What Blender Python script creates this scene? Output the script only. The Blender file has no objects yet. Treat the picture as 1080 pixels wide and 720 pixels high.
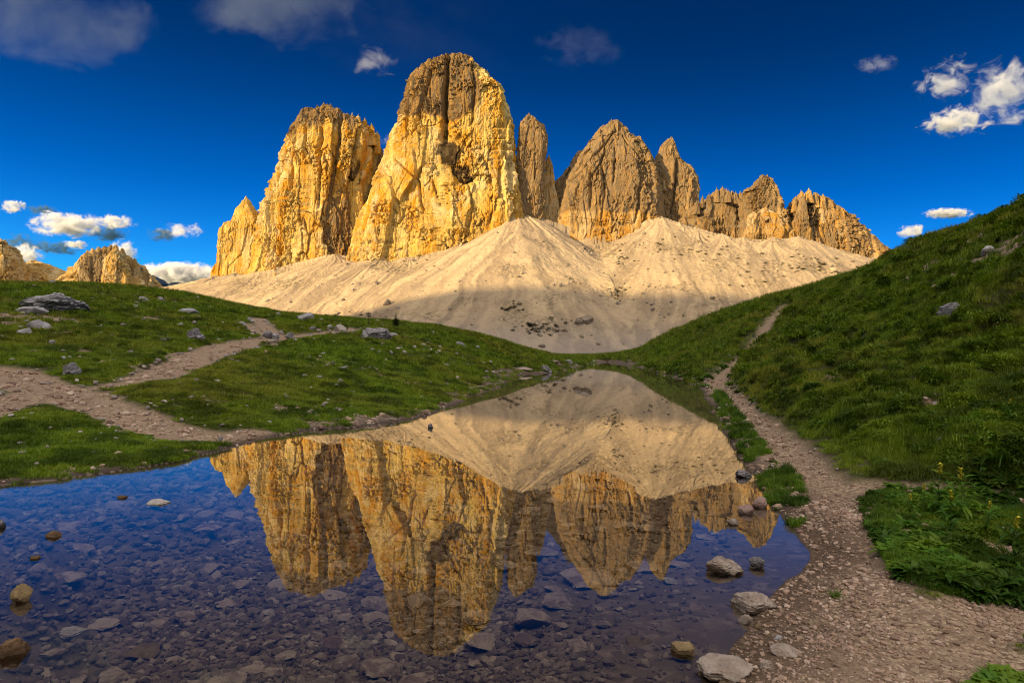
import bpy, math, random
import numpy as np
from mathutils import Matrix, Vector
rad = math.radians
S = bpy.context.scene
COL = S.collection

# ------------------------------------------------------------------ camera
CAM_H, F, PITCH, ROLL = 1.6, 700.0, rad(0.98), rad(1.5)
cd = bpy.data.cameras.new('camera')
cam = bpy.data.objects.new('camera', cd)
COL.objects.link(cam)
cam.location = (0, 0, CAM_H)
CR = Matrix.Rotation(rad(90) + PITCH, 3, 'X') @ Matrix.Rotation(ROLL, 3, 'Z')
cam.rotation_euler = CR.to_euler()
cd.sensor_width = 36.0
cd.lens = F / 1080 * 36
cd.clip_start, cd.clip_end = 0.05, 30000
S.camera = cam

# ------------------------------------------------------------------ light
SUN_EL, SUN_AZ = 13.5, 53.0            # azimuth measured from straight behind the camera, to the left
sdir = Vector((-math.sin(rad(SUN_AZ)) * math.cos(rad(SUN_EL)), -math.cos(rad(SUN_AZ)) * math.cos(rad(SUN_EL)), math.sin(rad(SUN_EL))))
sl = bpy.data.lights.new('sun', 'SUN')
sl.energy, sl.angle, sl.color = 5.0, rad(1.2), (1.0, 0.74, 0.38)
so = bpy.data.objects.new('sun', sl)
COL.objects.link(so)
so.rotation_euler = sdir.to_track_quat('Z', 'Y').to_euler()

w = bpy.data.worlds.new("World")
S.world = w
w.use_nodes = True
nt = w.node_tree
nt.nodes.clear()


class NT:
    """tiny node-tree writer"""
    def __init__(s, nt):
        s.nt = nt

    def n(s, typ, ins=None, **props):
        nd = s.nt.nodes.new(typ)
        for k, v in props.items():
            setattr(nd, k, v)
        for k, v in (ins or {}).items():
            if isinstance(v, bpy.types.NodeSocket):
                s.nt.links.new(v, nd.inputs[k])
            else:
                nd.inputs[k].default_value = v
        return nd

    def math(s, op, a, b=0.0, c=0.0, clamp=False):
        return s.n('ShaderNodeMath', {0: a, 1: b, 2: c}, operation=op, use_clamp=clamp).outputs[0]

    def mix(s, f, a, b, mode='MIX'):
        a = a if isinstance(a, bpy.types.NodeSocket) else (*a, 1)
        b = b if isinstance(b, bpy.types.NodeSocket) else (*b, 1)
        return s.n('ShaderNodeMix', {0: f, 6: a, 7: b}, data_type='RGBA', blend_type=mode).outputs[2]

    def ramp(s, f, stops, interp='LINEAR'):
        nd = s.n('ShaderNodeValToRGB', {0: f})
        cr = nd.color_ramp
        cr.interpolation = interp
        while len(cr.elements) < len(stops):
            cr.elements.new(0.5)
        for e, (p, c) in zip(cr.elements, stops):
            e.position = p
            e.color = (c, c, c, 1) if not hasattr(c, '__len__') else (*c, 1)
        return nd.outputs[0]

    def noise(s, vec, scale, detail=4, rough=0.55, dist=0.0, out=0):
        return s.n('ShaderNodeTexNoise', {'Vector': vec, 'Scale': scale, 'Detail': detail, 'Roughness': rough, 'Distortion': dist}).outputs[out]

    def attr(s, name):
        return s.n('ShaderNodeAttribute', attribute_name=name).outputs['Fac']

    def map(s, vec, scale=(1, 1, 1), loc=(0, 0, 0), rot=(0, 0, 0)):
        return s.n('ShaderNodeMapping', {'Vector': vec, 'Scale': scale, 'Location': loc, 'Rotation': rot}).outputs[0]

    def mr(s, v, a, b, c=0.0, d=1.0, smooth=True):
        return s.n('ShaderNodeMapRange', {0: v, 1: a, 2: b, 3: c, 4: d}, interpolation_type='SMOOTHSTEP' if smooth else 'LINEAR').outputs[0]


W = NT(nt)
sky = W.n('ShaderNodeTexSky', sky_type='NISHITA', sun_disc=False)
sky.sun_elevation = rad(SUN_EL)
sky.sun_rotation = math.atan2(sdir.x, sdir.y)
sky.altitude, sky.air_density, sky.dust_density, sky.ozone_density = 2400, 1.0, 0.2, 1.5
skc = W.n('ShaderNodeHueSaturation', {'Saturation': 1.6, 'Value': 1.0, 'Color': sky.outputs[0]}).outputs[0]
skc = W.mix(1.0, skc, (0.09, 0.54, 0.93), 'MULTIPLY')
tc = W.n('ShaderNodeTexCoord').outputs['Generated']
sep = W.n('ShaderNodeSeparateXYZ', {0: tc})
pol = W.math('MULTIPLY', W.mr(sep.outputs[2], 0.02, 0.46, 1.04, 0.27), W.mr(sep.outputs[0], -0.4, 0.45, 1.05, 0.68))   # the deep polarised band opposite the sun's side
skc = W.n('ShaderNodeVectorMath', {0: skc, 'Scale': pol}, operation='SCALE').outputs[0]
# bright neutral clouds added as unseen fill behind the camera and overhead, thin veils high at the left of the view
wn = W.noise(W.map(tc, (1, 1, 1.6)), 2.6, 6, 0.6, 0.3)
back = W.math('ADD', W.math('MULTIPLY', sep.outputs[1], -0.55), W.math('MULTIPLY', sep.outputs[2], 1.05))
fill_cover = W.math('MULTIPLY', W.mr(W.math('ADD', back, W.math('MULTIPLY', W.math('SUBTRACT', wn, 0.5), 0.9)), 0.35, 0.9), W.mr(sep.outputs[2], -0.05, 0.05))
fill_cloudc = W.mix(wn, (4.0, 3.6, 3.3), (8.6, 7.8, 7.1))
veil = W.noise(W.map(tc, (1.0, 1.0, 2.2), (0.37, 0, 0.2)), 3.1, 5, 0.55, 0.4)
vm = W.math('MULTIPLY', W.mr(veil, 0.42, 0.60), W.math('MULTIPLY', W.mr(sep.outputs[2], 0.32, 0.44), W.mr(sep.outputs[0], 0.02, -0.25)))
skc = W.mix(W.math('MULTIPLY', vm, 0.2), skc, (0.36, 0.44, 0.72))
skc = W.mix(fill_cover, skc, fill_cloudc)
bg = W.n('ShaderNodeBackground', {'Color': skc, 'Strength': 0.12})
W.n('ShaderNodeOutputWorld', {'Surface': bg.outputs[0]})

S.view_settings.view_transform = 'Standard'
S.view_settings.look = 'None'
S.view_settings.exposure = 0.95
S.view_settings.gamma = 1.0
cy = S.cycles
cy.max_bounces, cy.diffuse_bounces, cy.glossy_bounces, cy.transmission_bounces = 8, 3, 3, 4
cy.transparent_max_bounces, cy.volume_bounces = 12, 3
cy.sample_clamp_indirect = 6.0
cy.use_denoising = True
cy.filter_width = 1.05
cy.caustics_reflective = cy.caustics_refractive = False

# ------------------------------------------------------------------ pixel <-> world helpers (photo is 1080 x 720)
CRn = np.array([[CR[i][j] for j in range(3)] for i in range(3)])


def ray(px, py):
    d = np.array([(px - 540) / F, (360 - py) / F, -1.0])
    return CRn @ d


def at_depth(px, py, D):
    d = ray(px, py)
    return np.array([0, 0, CAM_H]) + d * (D / d[1])


def at_z(px, py, z=0.0):
    d = ray(px, py)
    return np.array([0, 0, CAM_H]) + d * ((z - CAM_H) / d[2])


def project(P):
    q = (P - np.array([0, 0, CAM_H])) @ CRn
    return 540 - F * q[..., 0] / q[..., 2], 360 + F * q[..., 1] / q[..., 2]


# ------------------------------------------------------------------ noise
def _h(ix, iy, iz, seed):
    h = (ix.astype(np.uint32) * np.uint32(374761393)) ^ (iy.astype(np.uint32) * np.uint32(668265263)) ^ (iz.astype(np.uint32) * np.uint32(2246822519)) ^ np.uint32((seed * 3266489917 + 12345) & 0xffffffff)
    h = (h ^ (h >> np.uint32(15))) * np.uint32(2246822519)
    h = (h ^ (h >> np.uint32(13))) * np.uint32(3266489917)
    return (h ^ (h >> np.uint32(16)))


def rnd(ix, iy, iz, seed):
    return (_h(ix, iy, iz, seed) & np.uint32(0xffffff)).astype(np.float32) / np.float32(0xffffff)


def vnoise(x, y, z, seed=0):
    """gradient-free quintic value noise, -1..1"""
    x, y, z = np.broadcast_arrays(np.asarray(x, np.float32), np.asarray(y, np.float32), np.asarray(z, np.float32))
    fx, fy, fz = np.floor(x), np.floor(y), np.floor(z)
    ix, iy, iz = fx.astype(np.int32), fy.astype(np.int32), fz.astype(np.int32)
    u, v, t = x - fx, y - fy, z - fz
    u = u * u * u * (u * (u * 6 - 15) + 10)
    v = v * v * v * (v * (v * 6 - 15) + 10)
    t = t * t * t * (t * (t * 6 - 15) + 10)
    r = 0
    for dz in ((0, 1) if np.any(t) else (0,)):
        wz = t if dz else 1 - t
        a = rnd(ix, iy, iz + dz, seed) * (1 - u) + rnd(ix + 1, iy, iz + dz, seed) * u
        b = rnd(ix, iy + 1, iz + dz, seed) * (1 - u) + rnd(ix + 1, iy + 1, iz + dz, seed) * u
        r = r + wz * (a * (1 - v) + b * v)
    return r * 2 - 1


def fbm(x, y, z, seed=0, octv=4, gain=0.5, ridged=False):
    s, a, tot, f = 0, 1.0, 0.0, 1.0
    for o in range(octv):
        n = vnoise(x * f + 17.3 * o, y * f - 9.1 * o, z * f + (3.7 * o if np.ndim(z) else 0), seed + o * 7)
        if ridged:
            n = 1 - 2 * np.abs(n)
        s = s + a * n
        tot += a
        a *= gain
        f *= 2.03
    return s / tot


def cells(x, y, z, seed=0):
    """voronoi: (random value of nearest cell, F2-F1)"""
    x, y, z = [np.asarray(q, np.float32) for q in np.broadcast_arrays(x, y, z)]
    fx, fy, fz = np.floor(x).astype(np.int32), np.floor(y).astype(np.int32), np.floor(z).astype(np.int32)
    f1 = np.full(x.shape, 9.0, np.float32)
    f2 = f1.copy()
    val = np.zeros(x.shape, np.float32)
    for i in (-1, 0, 1):
        for j in (-1, 0, 1):
            for k in (-1, 0, 1):
                cx, cy_, cz = fx + i, fy + j, fz + k
                dx = cx + rnd(cx, cy_, cz, seed) - x
                dy = cy_ + rnd(cx, cy_, cz, seed + 1) - y
                dz = cz + rnd(cx, cy_, cz, seed + 2) - z
                d = np.sqrt(dx * dx + dy * dy + dz * dz)
                nearer = d < f1
                f2 = np.where(nearer, f1, np.minimum(f2, d))
                val = np.where(nearer, rnd(cx, cy_, cz, seed + 3), val)
                f1 = np.where(nearer, d, f1)
    return val, f2 - f1


def sstep(x, a, b):
    t = np.clip((x - a) / (b - a), 0, 1)
    return t * t * (3 - 2 * t)


# ------------------------------------------------------------------ object helpers
def tag(o, label=None, cat=None, group=None, kind=None):
    for k, v in (('label', label), ('category', cat), ('group', group), ('kind', kind)):
        if v:
            o[k] = v
    return o


def make_mesh(name, V, Fc, mat=None, smooth=True, attrs=None):
    """V (n,3) array, Fc list of (m,k) arrays (k = 3 or 4) or one such array"""
    if not isinstance(Fc, (list, tuple)):
        Fc = [Fc]
    me = bpy.data.meshes.new(name)
    V = np.asarray(V, np.float32)
    me.vertices.add(len(V))
    me.vertices.foreach_set('co', V.ravel())
    loops = np.concatenate([f.ravel() for f in Fc]).astype(np.int32)
    tot = np.concatenate([np.full(len(f), f.shape[1], np.int32) for f in Fc])
    start = np.concatenate([[0], np.cumsum(tot)[:-1]]).astype(np.int32)
    me.loops.add(len(loops))
    me.loops.foreach_set('vertex_index', loops)
    me.polygons.add(len(tot))
    me.polygons.foreach_set('loop_start', start)
    me.polygons.foreach_set('loop_total', tot)
    for k, a in (attrs or {}).items():
        at = me.attributes.new(k, 'FLOAT', 'POINT')
        at.data.foreach_set('value', np.asarray(a, np.float32).ravel())
    me.update(calc_edges=True)
    me.polygons.foreach_set('use_smooth', np.full(len(tot), smooth))
    if mat:
        me.materials.append(mat)
    return me


def obj(name, me, parent=None, link=True):
    o = bpy.data.objects.new(name, me)
    if link:
        COL.objects.link(o)
    if parent:
        o.parent = parent
    return o


def grid_faces(nr, nc, wrap=False):
    r = np.arange(nr - 1)[:, None]
    c = np.arange(nc if wrap else nc - 1)[None, :]
    a = r * nc + c
    b = r * nc + (c + 1) % nc
    return np.stack([a, b, b + nc, a + nc], -1).reshape(-1, 4)


def new_mat(name):
    m = bpy.data.materials.new(name)
    m.use_nodes = True
    m.node_tree.nodes.clear()
    return m, NT(m.node_tree)


def finish(m, N, color, rough=0.85, bump=None, bstr=0.5, bdist=0.05, spec=0.3, **extra):
    ins = {'Base Color': color if isinstance(color, bpy.types.NodeSocket) else (*color, 1), 'Roughness': rough, 'Specular IOR Level': spec}
    if bump is not None:
        ins['Normal'] = N.n('ShaderNodeBump', {'Height': bump, 'Strength': bstr, 'Distance': bdist}).outputs[0]
    ins.update(extra)
    b = N.n('ShaderNodeBsdfPrincipled', ins)
    N.n('ShaderNodeOutputMaterial', {'Surface': b.outputs[0]})
    return m


def wpos(N):
    return N.n('ShaderNodeNewGeometry').outputs['Position']
# ================================================================== LARGE STRUCTURE: terrain round the lake
SHORE_PX = [(735,735),(762,700),(784,675),(797,650),(812,627),(836,602),(852,580),(842,557),(818,535),(803,515),(790,497),(777,480),(764,455),(757,440),(750,425),
            (741,412),(722,402),(700,394.5),(680,389),(665,385.5),(652,382.5),(640,381.5),(628,382),(620,384.5),(612,387),(600,391),(575,394),(555,394),(541,397),
            (535,403),(527,409),(505,416),(480,426),(460,434),(440,440),(415,446),(380,450),(340,453),(310,458),(270,464),(235,474),(190,487),(130,497),(60,507),
            (0,512),(-80,520),(-220,540)]
shore = [tuple(at_z(a, b)[:2]) for a, b in SHORE_PX] + [(-10.5, 3), (-9, -3), (-3, -5), (0.6, -3.4), (1.2, -1.2), (1.05, 1.5)]
shore = np.array(shore)


def poly_sd(x, y, P):
    """signed distance to a closed polygon, negative inside"""
    d = np.full(x.shape, 1e9, np.float32)
    ins = np.zeros(x.shape, bool)
    n = len(P)
    for i in range(n):
        ax, ay = P[i]
        bx, by = P[(i + 1) % n]
        ex, ey = bx - ax, by - ay
        t = np.clip(((x - ax) * ex + (y - ay) * ey) / (ex * ex + ey * ey), 0, 1)
        d = np.minimum(d, (x - ax - t * ex) ** 2 + (y - ay - t * ey) ** 2)
        c = ((ay > y) != (by > y))
        if ay != by:
            ins ^= c & (x < (bx - ax) * (y - ay) / (by - ay) + ax)
    d = np.sqrt(d)
    return np.where(ins, -d, d)


def line_d(x, y, P, HW):
    """distance to a polyline minus the local half width (HW per point)"""
    d = np.full(x.shape, 1e9, np.float32)
    for i in range(len(P) - 1):
        ax, ay = P[i]
        bx, by = P[i + 1]
        ex, ey = bx - ax, by - ay
        t = np.clip(((x - ax) * ex + (y - ay) * ey) / (ex * ex + ey * ey + 1e-9), 0, 1)
        dd = np.sqrt((x - ax - t * ex) ** 2 + (y - ay - t * ey) ** 2) - (HW[i] * (1 - t) + HW[i + 1] * t)
        d = np.minimum(d, dd)
    return d


CTRL = [  # px, py, distance
    (0,492,8.4),(100,478,9.4),(200,462,10.8),(300,446,13),(420,434,18),(500,412,28),
    (0,460,9.8),(100,450,11),(200,440,12.4),(0,430,12),(100,422,13.5),(200,415,14.8),(300,415,17),(400,410,21.5),(480,400,28),
    (0,400,16),(100,400,17),(200,385,21),(300,380,25),(400,375,32),(480,373,41),(520,388,37),
    (0,360,24),(100,360,26),(200,350,32),(300,355,36),(400,357,42),(470,357,52),
    (0,325,34),(100,325,38),(190,325,46),(250,340,42),
    (0,307,44),(60,304,50),(90,303,52),(130,309,52),(190,311,60),(250,328,58),(291,333,60),(345,338,58),(420,347,55),(480,350,60),(510,358,62),(545,371,63),(600,375,75),(630,378,120),
    (560,385,60),(590,384,70),
    (800,450,12.2),(870,520,7.2),(950,520,6.8),(1080,520,6.4),(1080,640,4.1),(900,700,3.35),(1080,720,3.2),(1000,600,4.55),(940,570,5.2),
    (900,480,8.4),(1000,480,7.8),(1080,470,7.4),(950,440,10.8),(1080,430,9.6),(880,440,12),(840,420,16.5),(1000,400,14.5),(1080,390,13.5),(900,400,19),(830,390,28),
    (950,370,24),(1080,350,18),(850,365,38),(1000,330,27),(1080,300,24),(900,335,44),(850,335,60),(1000,290,40),(1080,268,31),
    (1080,232,40),(1040,248,48),(985,265,60),(960,265,68),(930,287,76),(900,297,85),(850,312,95),(810,322,105),(750,340,117),(700,357,135),(665,371,165),
    (800,360,65),(775,385,48),(757,402,36),(740,385,60),(700,381,92),(720,368,100),(780,350,88),(820,331,98),(760,415,27),(790,430,18),
    (-150,303,38),(-150,350,22),(-150,400,14),(-150,480,8.4),(1250,172,38),(1250,240,24),(1250,330,13),(1250,420,8),(1250,560,4.8)]
CTRLZ = [  # px, z, distance (behind the skylines)
    (-150,2,110),(0,1.5,120),(100,1.5,130),(200,1.5,140),(300,1.2,140),(400,1.0,140),(500,.9,150),(570,.8,150),(640,.6,220),
    (700,2,240),(800,6,200),(900,11,170),(1000,15,140),(1080,17,110),(1250,18,110),(-150,1,250),(300,.8,260),(900,4,300),(1250,8,300)]
C = []
for px, py, D in CTRL:
    p = at_depth(px, py, D)
    C.append((math.atan2(p[0], p[1]), math.log(math.hypot(p[0], p[1])), p[2] / math.hypot(p[0], p[1])))
for px, z, D in CTRLZ:
    p = at_depth(px, 360, D)
    C.append((math.atan2(p[0], p[1]), math.log(math.hypot(p[0], p[1])), z / math.hypot(p[0], p[1])))
for q in list(shore[:len(SHORE_PX):2]):
    C.append((math.atan2(q[0], q[1]), math.log(math.hypot(*q)), 0.012))
C = np.array(C)
KA = 2.5


def _phi(r2):
    return r2 * np.log(r2 + 1e-9) * 0.5


_X = np.stack([C[:, 0] * KA, C[:, 1]], 1)
_n = len(_X)
_r2 = ((_X[:, None] - _X[None]) ** 2).sum(-1)
_A = np.zeros((_n + 3, _n + 3))
_A[:_n, :_n] = _phi(_r2) + np.eye(_n) * 2e-3
_A[:_n, _n] = 1
_A[:_n, _n + 1:] = _X
_A[_n:, :_n] = _A[:_n, _n:].T
_sol = np.linalg.solve(_A, np.concatenate([C[:, 2], np.zeros(3)]))


def tps(az, lr):
    out = np.full(az.shape, _sol[_n], np.float64) + _sol[_n + 1] * az * KA + _sol[_n + 2] * lr
    a, l = az * KA, lr
    for i in range(_n):
        out += _sol[i] * _phi((a - _X[i, 0]) ** 2 + (l - _X[i, 1]) ** 2)
    return out


def base_terrain(x, y):
    """smooth land height and signed shore distance"""
    r = np.hypot(x, y)
    az = np.arctan2(x, y)
    azc = np.clip(az, -0.95, 0.95)
    lr = np.log(np.clip(r, 2.6, 320))
    q = tps(azc, lr)
    z = q * np.clip(r, 2.6, 320)
    side = sstep(np.abs(az), 0.85, 1.35)
    z = z * (1 - side) + side * (0.5 + 0.03 * r * (r < 400) + 12 * (r >= 400))
    far = sstep(r, 260, 420)
    z = z * (1 - far) + far * (0.9 + 0.0 * r)
    z = np.maximum(z, 0.035 + 0.004 * np.minimum(r, 60))
    sd = poly_sd(x.astype(np.float32), y.astype(np.float32), shore)
    return z, sd


def build_polar():
    core = np.linspace(-0.72, 0.72, 1010)
    outer = np.concatenate([np.linspace(-math.pi, -0.72, 130)[:-1], core, np.linspace(0.72, math.pi, 130)[1:-1]])
    lr = np.concatenate([np.linspace(math.log(0.5), math.log(2.8), 40)[:-1], np.linspace(math.log(2.8), math.log(260), 800)[:-1], np.linspace(math.log(260), math.log(14000), 60)])
    return outer, lr


AZ, LR = build_polar()
A2, L2 = np.meshgrid(AZ, LR)
R2 = np.exp(L2)
GX, GY = np.sin(A2) * R2, np.cos(A2) * R2
GZ0, SD0 = base_terrain(GX, GY)
# wobble of the waterline
SD = SD0 + (fbm(GX / 1.3, GY / 1.3, 0.5, 3, 4) * 0.16 * np.clip(R2 / 10, 0.75, 2.2)) * np.exp(-np.abs(SD0) / 2.0)
near = 1 - sstep(R2, 250, 400)


def hit(px, py, zmin=None):
    """first point of the smooth terrain (or the water) met by a photo ray"""
    d = ray(px, py)
    t = np.exp(np.linspace(math.log(2.9), math.log(250), 900)) / d[1]
    X, Y, Zr = d[0] * t, d[1] * t, CAM_H + d[2] * t
    z, sd = base_terrain(X, Y)
    z = shape_land(z, sd, X, Y)
    z = np.maximum(z, 0.0)
    k = np.argmax(z >= Zr)
    if not (z >= Zr).any():
        k = len(t) - 1
    return np.array([X[k], Y[k], z[k]])


def shape_land(z, sd, x, y):
    r = np.hypot(x, y)
    wdt = np.clip(0.05 * r, 0.35, 3.0)
    land = z * (1 - np.exp(-np.maximum(sd, 0) / wdt)) + 0.02 * np.minimum(np.maximum(sd, 0), 1)
    dep = -(0.42 * (1 - np.exp(-np.maximum(-sd, 0) / 1.6)) + 0.03 * np.minimum(np.maximum(-sd, 0), 25) + 0.02 * np.minimum(np.maximum(-sd, 0) * 20, 1))
    return np.where(sd > 0, land, dep)


def path_pts(L):
    P = [hit(a, b) for a, b, _ in L]
    return np.array([p[:2] for p in P]), np.array([h for _, _, h in L])


PATHS = {
    'shore': path_pts([(1010,735,.75),(930,690,.75),(880,640,.5),(868,600,.32),(872,560,.27),(868,525,.26),(842,490,.23),(815,465,.22),(790,440,.23),(770,420,.26),(757,404,.3)]),
    'climb': path_pts([(757,404,.35),(765,393,.4),(776,383,.42),(790,372,.45),(797,364,.5),(808,350,.55),(812,341,.6),(824,330,.7),(829,325,.7)]),
    'side': path_pts([(868,518,.2),(900,513,.17),(940,513,.15),(990,519,.15),(1040,524,.16),(1100,528,.16)]),
    'gravel': path_pts([(770,735,.12),(800,700,.2),(830,665,.24),(865,640,.3),(1000,650,.22),(1090,645,.2)]),
    'meadow': path_pts([(112,408,.28),(150,402,.5),(180,390,.6),(205,378,.6),(235,367,.6),(270,360,.55),(300,357,.5),(340,352,.35),(372,347,.3)]),
    'left': path_pts([(-60,382,.5),(0,392,.7),(40,408,.6),(80,420,.5),(120,432,.45),(165,450,.42),(205,460,.42),(245,461,.35),(270,456,.2)]),
    'leftb': path_pts([(-60,445,.5),(0,424,.45),(45,414,.5),(90,415,.45)]),
    'track': path_pts([(272,336,.3),(280,344,.3),(290,353,.3)]),
    'track2': path_pts([(262,342,.15),(270,348,.15),(277,353,.15)]),
}
PD = {}
wob = fbm(GX / 0.6, GY / 0.6, 0.5, 31, 4)
for k, (P, H) in PATHS.items():
    PD[k] = line_d(GX, GY, P, H) + wob * 0.13 * np.clip(R2 / 12, 0.6, 2.5)
pall = np.min(np.stack(list(PD.values())), 0)
pmask = 1 - sstep(pall, -0.02, 0.12 + 0.01 * R2)
MOUNDS = [(55,566,.3),(36,589,.25),(20,634,.3),(163,531,.45),(127,525,.3),(-2,556,.35),(8,694,.3),(723,688,.3),(454,451,.5),(15,552,.4)]

# bare, stony patches in the turf
BARE = [(50,345,30,1.),(40,335,40,.9),(20,330,25,.7),(10,345,12,.8),(75,352,20,.8),(185,372,18,.7),(120,385,16,.7),(262,402,12,.6),(225,425,18,.6),(215,303,14,.7),(150,330,14,.5),(130,470,45,.5),(60,495,60,.4),(480,430,40,.8),(400,446,50,.8),(340,447,40,.7),(510,413,20,.7),
        (590,386,22,.7),(715,394,18,.8),(680,388,10,.6),(1040,280,46,1.),(995,283,34,1.),(955,293,26,1.),(1078,272,30,1.),(1010,372,24,.8),(985,430,26,.8),(1050,335,20,.7),(900,330,16,.7),(940,335,16,.7),(870,420,14,.7),(1030,470,18,.7),(700,375,10,.5),(925,415,18,.7),(905,395,22,.7),(945,400,18,.7),(930,470,15,.5),(975,495,12,.55),
        (965,560,20,.95),(1045,570,30,.9),(1035,595,18,.85),(985,445,18,.7),(860,500,10,.3),(790,490,14,.5),(905,478,10,.5),(880,365,10,.3),(1030,560,14,.6),(250,395,22,.5),(160,415,20,.5),(310,395,20,.3)]
bmask = np.zeros_like(GX)
for px, py, wpx, s in BARE:
    p = hit(px, py)
    rr = wpx * math.hypot(p[0], p[1]) / F
    bmask = np.maximum(bmask, s * np.exp(-((GX - p[0]) ** 2 + (GY - p[1]) ** 2) / (rr * rr)))
bn = fbm(GX / 1.1, GY / 1.1, 0.5, 57, 5)
lefty = sstep(-GX, -2, 4) * near * sstep(SD, 0.5, 2)
bare = np.maximum(sstep(bmask + bn * 0.55, 0.38, 0.62), lefty * .75 * sstep(fbm(GX / 2.2, GY / 2.2, .5, 58, 5, .62), .12, .3))
shore_gravel = sstep(0.55 * np.clip(R2 / 14, .8, 2.4) + (bn + .25 * (GX > 0)) * np.where(GX > 0, 1.1, .7) - SD, 0.0, 0.35) * (SD > -0.3)

# relief of the turf: hummocks, small steps and lumps
H = shape_land(GZ0, SD, GX, GY)
offp = sstep(pall, 0.0, 0.9) * sstep(SD, 0.0, 1.6) * near
hill_r = sstep(GX - 0.22 * GY, 0.5, 4.0)
hum = fbm(GX / 1.5, GY / 1.5, 0.5, 71, 3, 0.55)
hum2 = 1 - np.abs(fbm(GX / 2.6 + 5, GY / 1.9, 0.5, 77, 3)) * 2.4
hum2 = np.clip(hum2, -1, 1)
big = fbm(GX / 9.0, GY / 9.0, 0.5, 83, 3)
stp = np.clip(R2 / 14, 0.25, 1.6)
H = H + offp * stp * (0.11 * hum + hill_r * 0.68 * (hum2 - 0.45) + 0.05 * hum2) + offp * 0.35 * big * np.clip(R2 / 40, 0, 1)
H = H + sstep(SD, 0.0, 0.4) * near * 0.018 * fbm(GX / 0.16, GY / 0.16, 0.5, 91, 3)
# ledges of broken ground on the right hill
H = H - 0.05 * pmask * sstep(SD, 0.15, 0.8)
# bed relief
H = H + np.where(SD < 0, 0.05 * fbm(GX / 0.7, GY / 0.7, 0.5, 97, 4) * sstep(-SD, 0, 1.5), 0)
shal = sstep(GX, -0.9, 0.6) * (1 - sstep(R2, 7, 12)) * (SD < 0)
H = H * (1 - shal) + shal * (-(.008 + .07 * (1 - np.exp(SD / 1.4)) + .03 * np.clip(-SD, 0, 3)) + .02 * fbm(GX / .5, GY / .5, .5, 98, 4) * sstep(-SD, 0, .6))
for px, py, rr in MOUNDS:
    q = at_z(px, py, 0)
    g = np.exp(-((GX - q[0]) ** 2 + (GY - q[1]) ** 2) / rr ** 2)
    H = np.where(SD < 0, H * (1 - g) - .05 * g, H)
H = np.where(SD > 0, np.maximum(H, 0.012), np.minimum(H, -0.008))
faru = sstep(R2, 230, 420)
GV = np.stack([GX, GY, H], -1)


def ground_z(x, y):
    """height of the finished terrain at world points (bilinear in the polar grid)"""
    x, y = np.atleast_1d(x).astype(float), np.atleast_1d(y).astype(float)
    a, l = np.arctan2(x, y), np.log(np.hypot(x, y) + 1e-9)
    j = np.clip(np.searchsorted(AZ, a) - 1, 0, len(AZ) - 2)
    i = np.clip(np.searchsorted(LR, l) - 1, 0, len(LR) - 2)
    u = np.clip((a - AZ[j]) / (AZ[j + 1] - AZ[j]), 0, 1)
    v = np.clip((l - LR[i]) / (LR[i + 1] - LR[i]), 0, 1)
    return H[i, j] * (1 - u) * (1 - v) + H[i, j + 1] * u * (1 - v) + H[i + 1, j] * (1 - u) * v + H[i + 1, j + 1] * u * v


def gsample(Fld, x, y):
    a, l = np.arctan2(x, y), np.log(np.hypot(x, y) + 1e-9)
    j = np.clip(np.searchsorted(AZ, a), 0, len(AZ) - 1)
    i = np.clip(np.searchsorted(LR, l), 0, len(LR) - 1)
    return Fld[i, j]


# materials of the ground
def ground_mat(name):
    m, N = new_mat(name)
    P = wpos(N)
    pm, bm, sm, fm, wet = [N.attr(k) for k in ('m_path', 'm_bare', 'm_shore', 'm_far', 'm_wet')]
    n1 = N.noise(P, 1.3, 5, 0.6)
    n2 = N.noise(P, 9.0, 4, 0.6)
    n3 = N.noise(P, 60.0, 3, 0.6)
    turf = N.mix(N.mr(n1, 0.3, 0.7), (0.035, 0.045, 0.012), (0.09, 0.10, 0.02))
    turf = N.mix(N.mr(n2, 0.45, 0.75, 0, 0.6), turf, (0.09, 0.07, 0.035))
    vor = N.n('ShaderNodeTexVoronoi', {'Vector': P, 'Scale': 34.0})
    vor2 = N.n('ShaderNodeTexVoronoi', {'Vector': P, 'Scale': 11.0})
    peb = N.mix(N.n('ShaderNodeSeparateColor', {0: vor.outputs['Color']}).outputs[0], (0.18, 0.12, 0.075), (0.52, 0.39, 0.26))
    peb = N.mix(N.mr(vor.outputs['Distance'], 0.5, 0.8, 0, 0.55), peb, (0.10, 0.065, 0.045))
    peb = N.mix(N.mr(N.noise(P, 2.2, 4), 0.4, 0.62, 0, 0.75), peb, (0.28, 0.195, 0.128))
    dirt = N.mix(N.mr(n2, 0.3, 0.7), (0.12, 0.085, 0.06), (0.30, 0.22, 0.17))
    bare_c = N.mix(N.mr(n3, 0.35, 0.6), dirt, peb)
    stone = N.n('ShaderNodeSeparateColor', {0: vor2.outputs['Color']}).outputs[0]
    bare_c = N.mix(N.math('MULTIPLY', N.mr(stone, 0.72, 0.8), N.mr(vor2.outputs['Distance'], 0.45, 0.3)), bare_c, (0.44, 0.38, 0.34))
    c = N.mix(bm, turf, bare_c)
    c = N.mix(sm, c, N.mix(n2, (0.075, 0.055, 0.035), (0.25, 0.19, 0.145)))
    c = N.mix(pm, c, peb)
    c = N.mix(wet, c, N.mix(1.0, c, (0.36, 0.33, 0.32), 'MULTIPLY'))
    c = N.mix(fm, c, (0.30, 0.27, 0.24))
    bmp = N.math('ADD', N.math('MULTIPLY', vor.outputs['Distance'], -0.6), N.math('MULTIPLY', n3, 0.9))
    return finish(m, N, c, 0.9, bmp, 0.8, 0.02)


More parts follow.
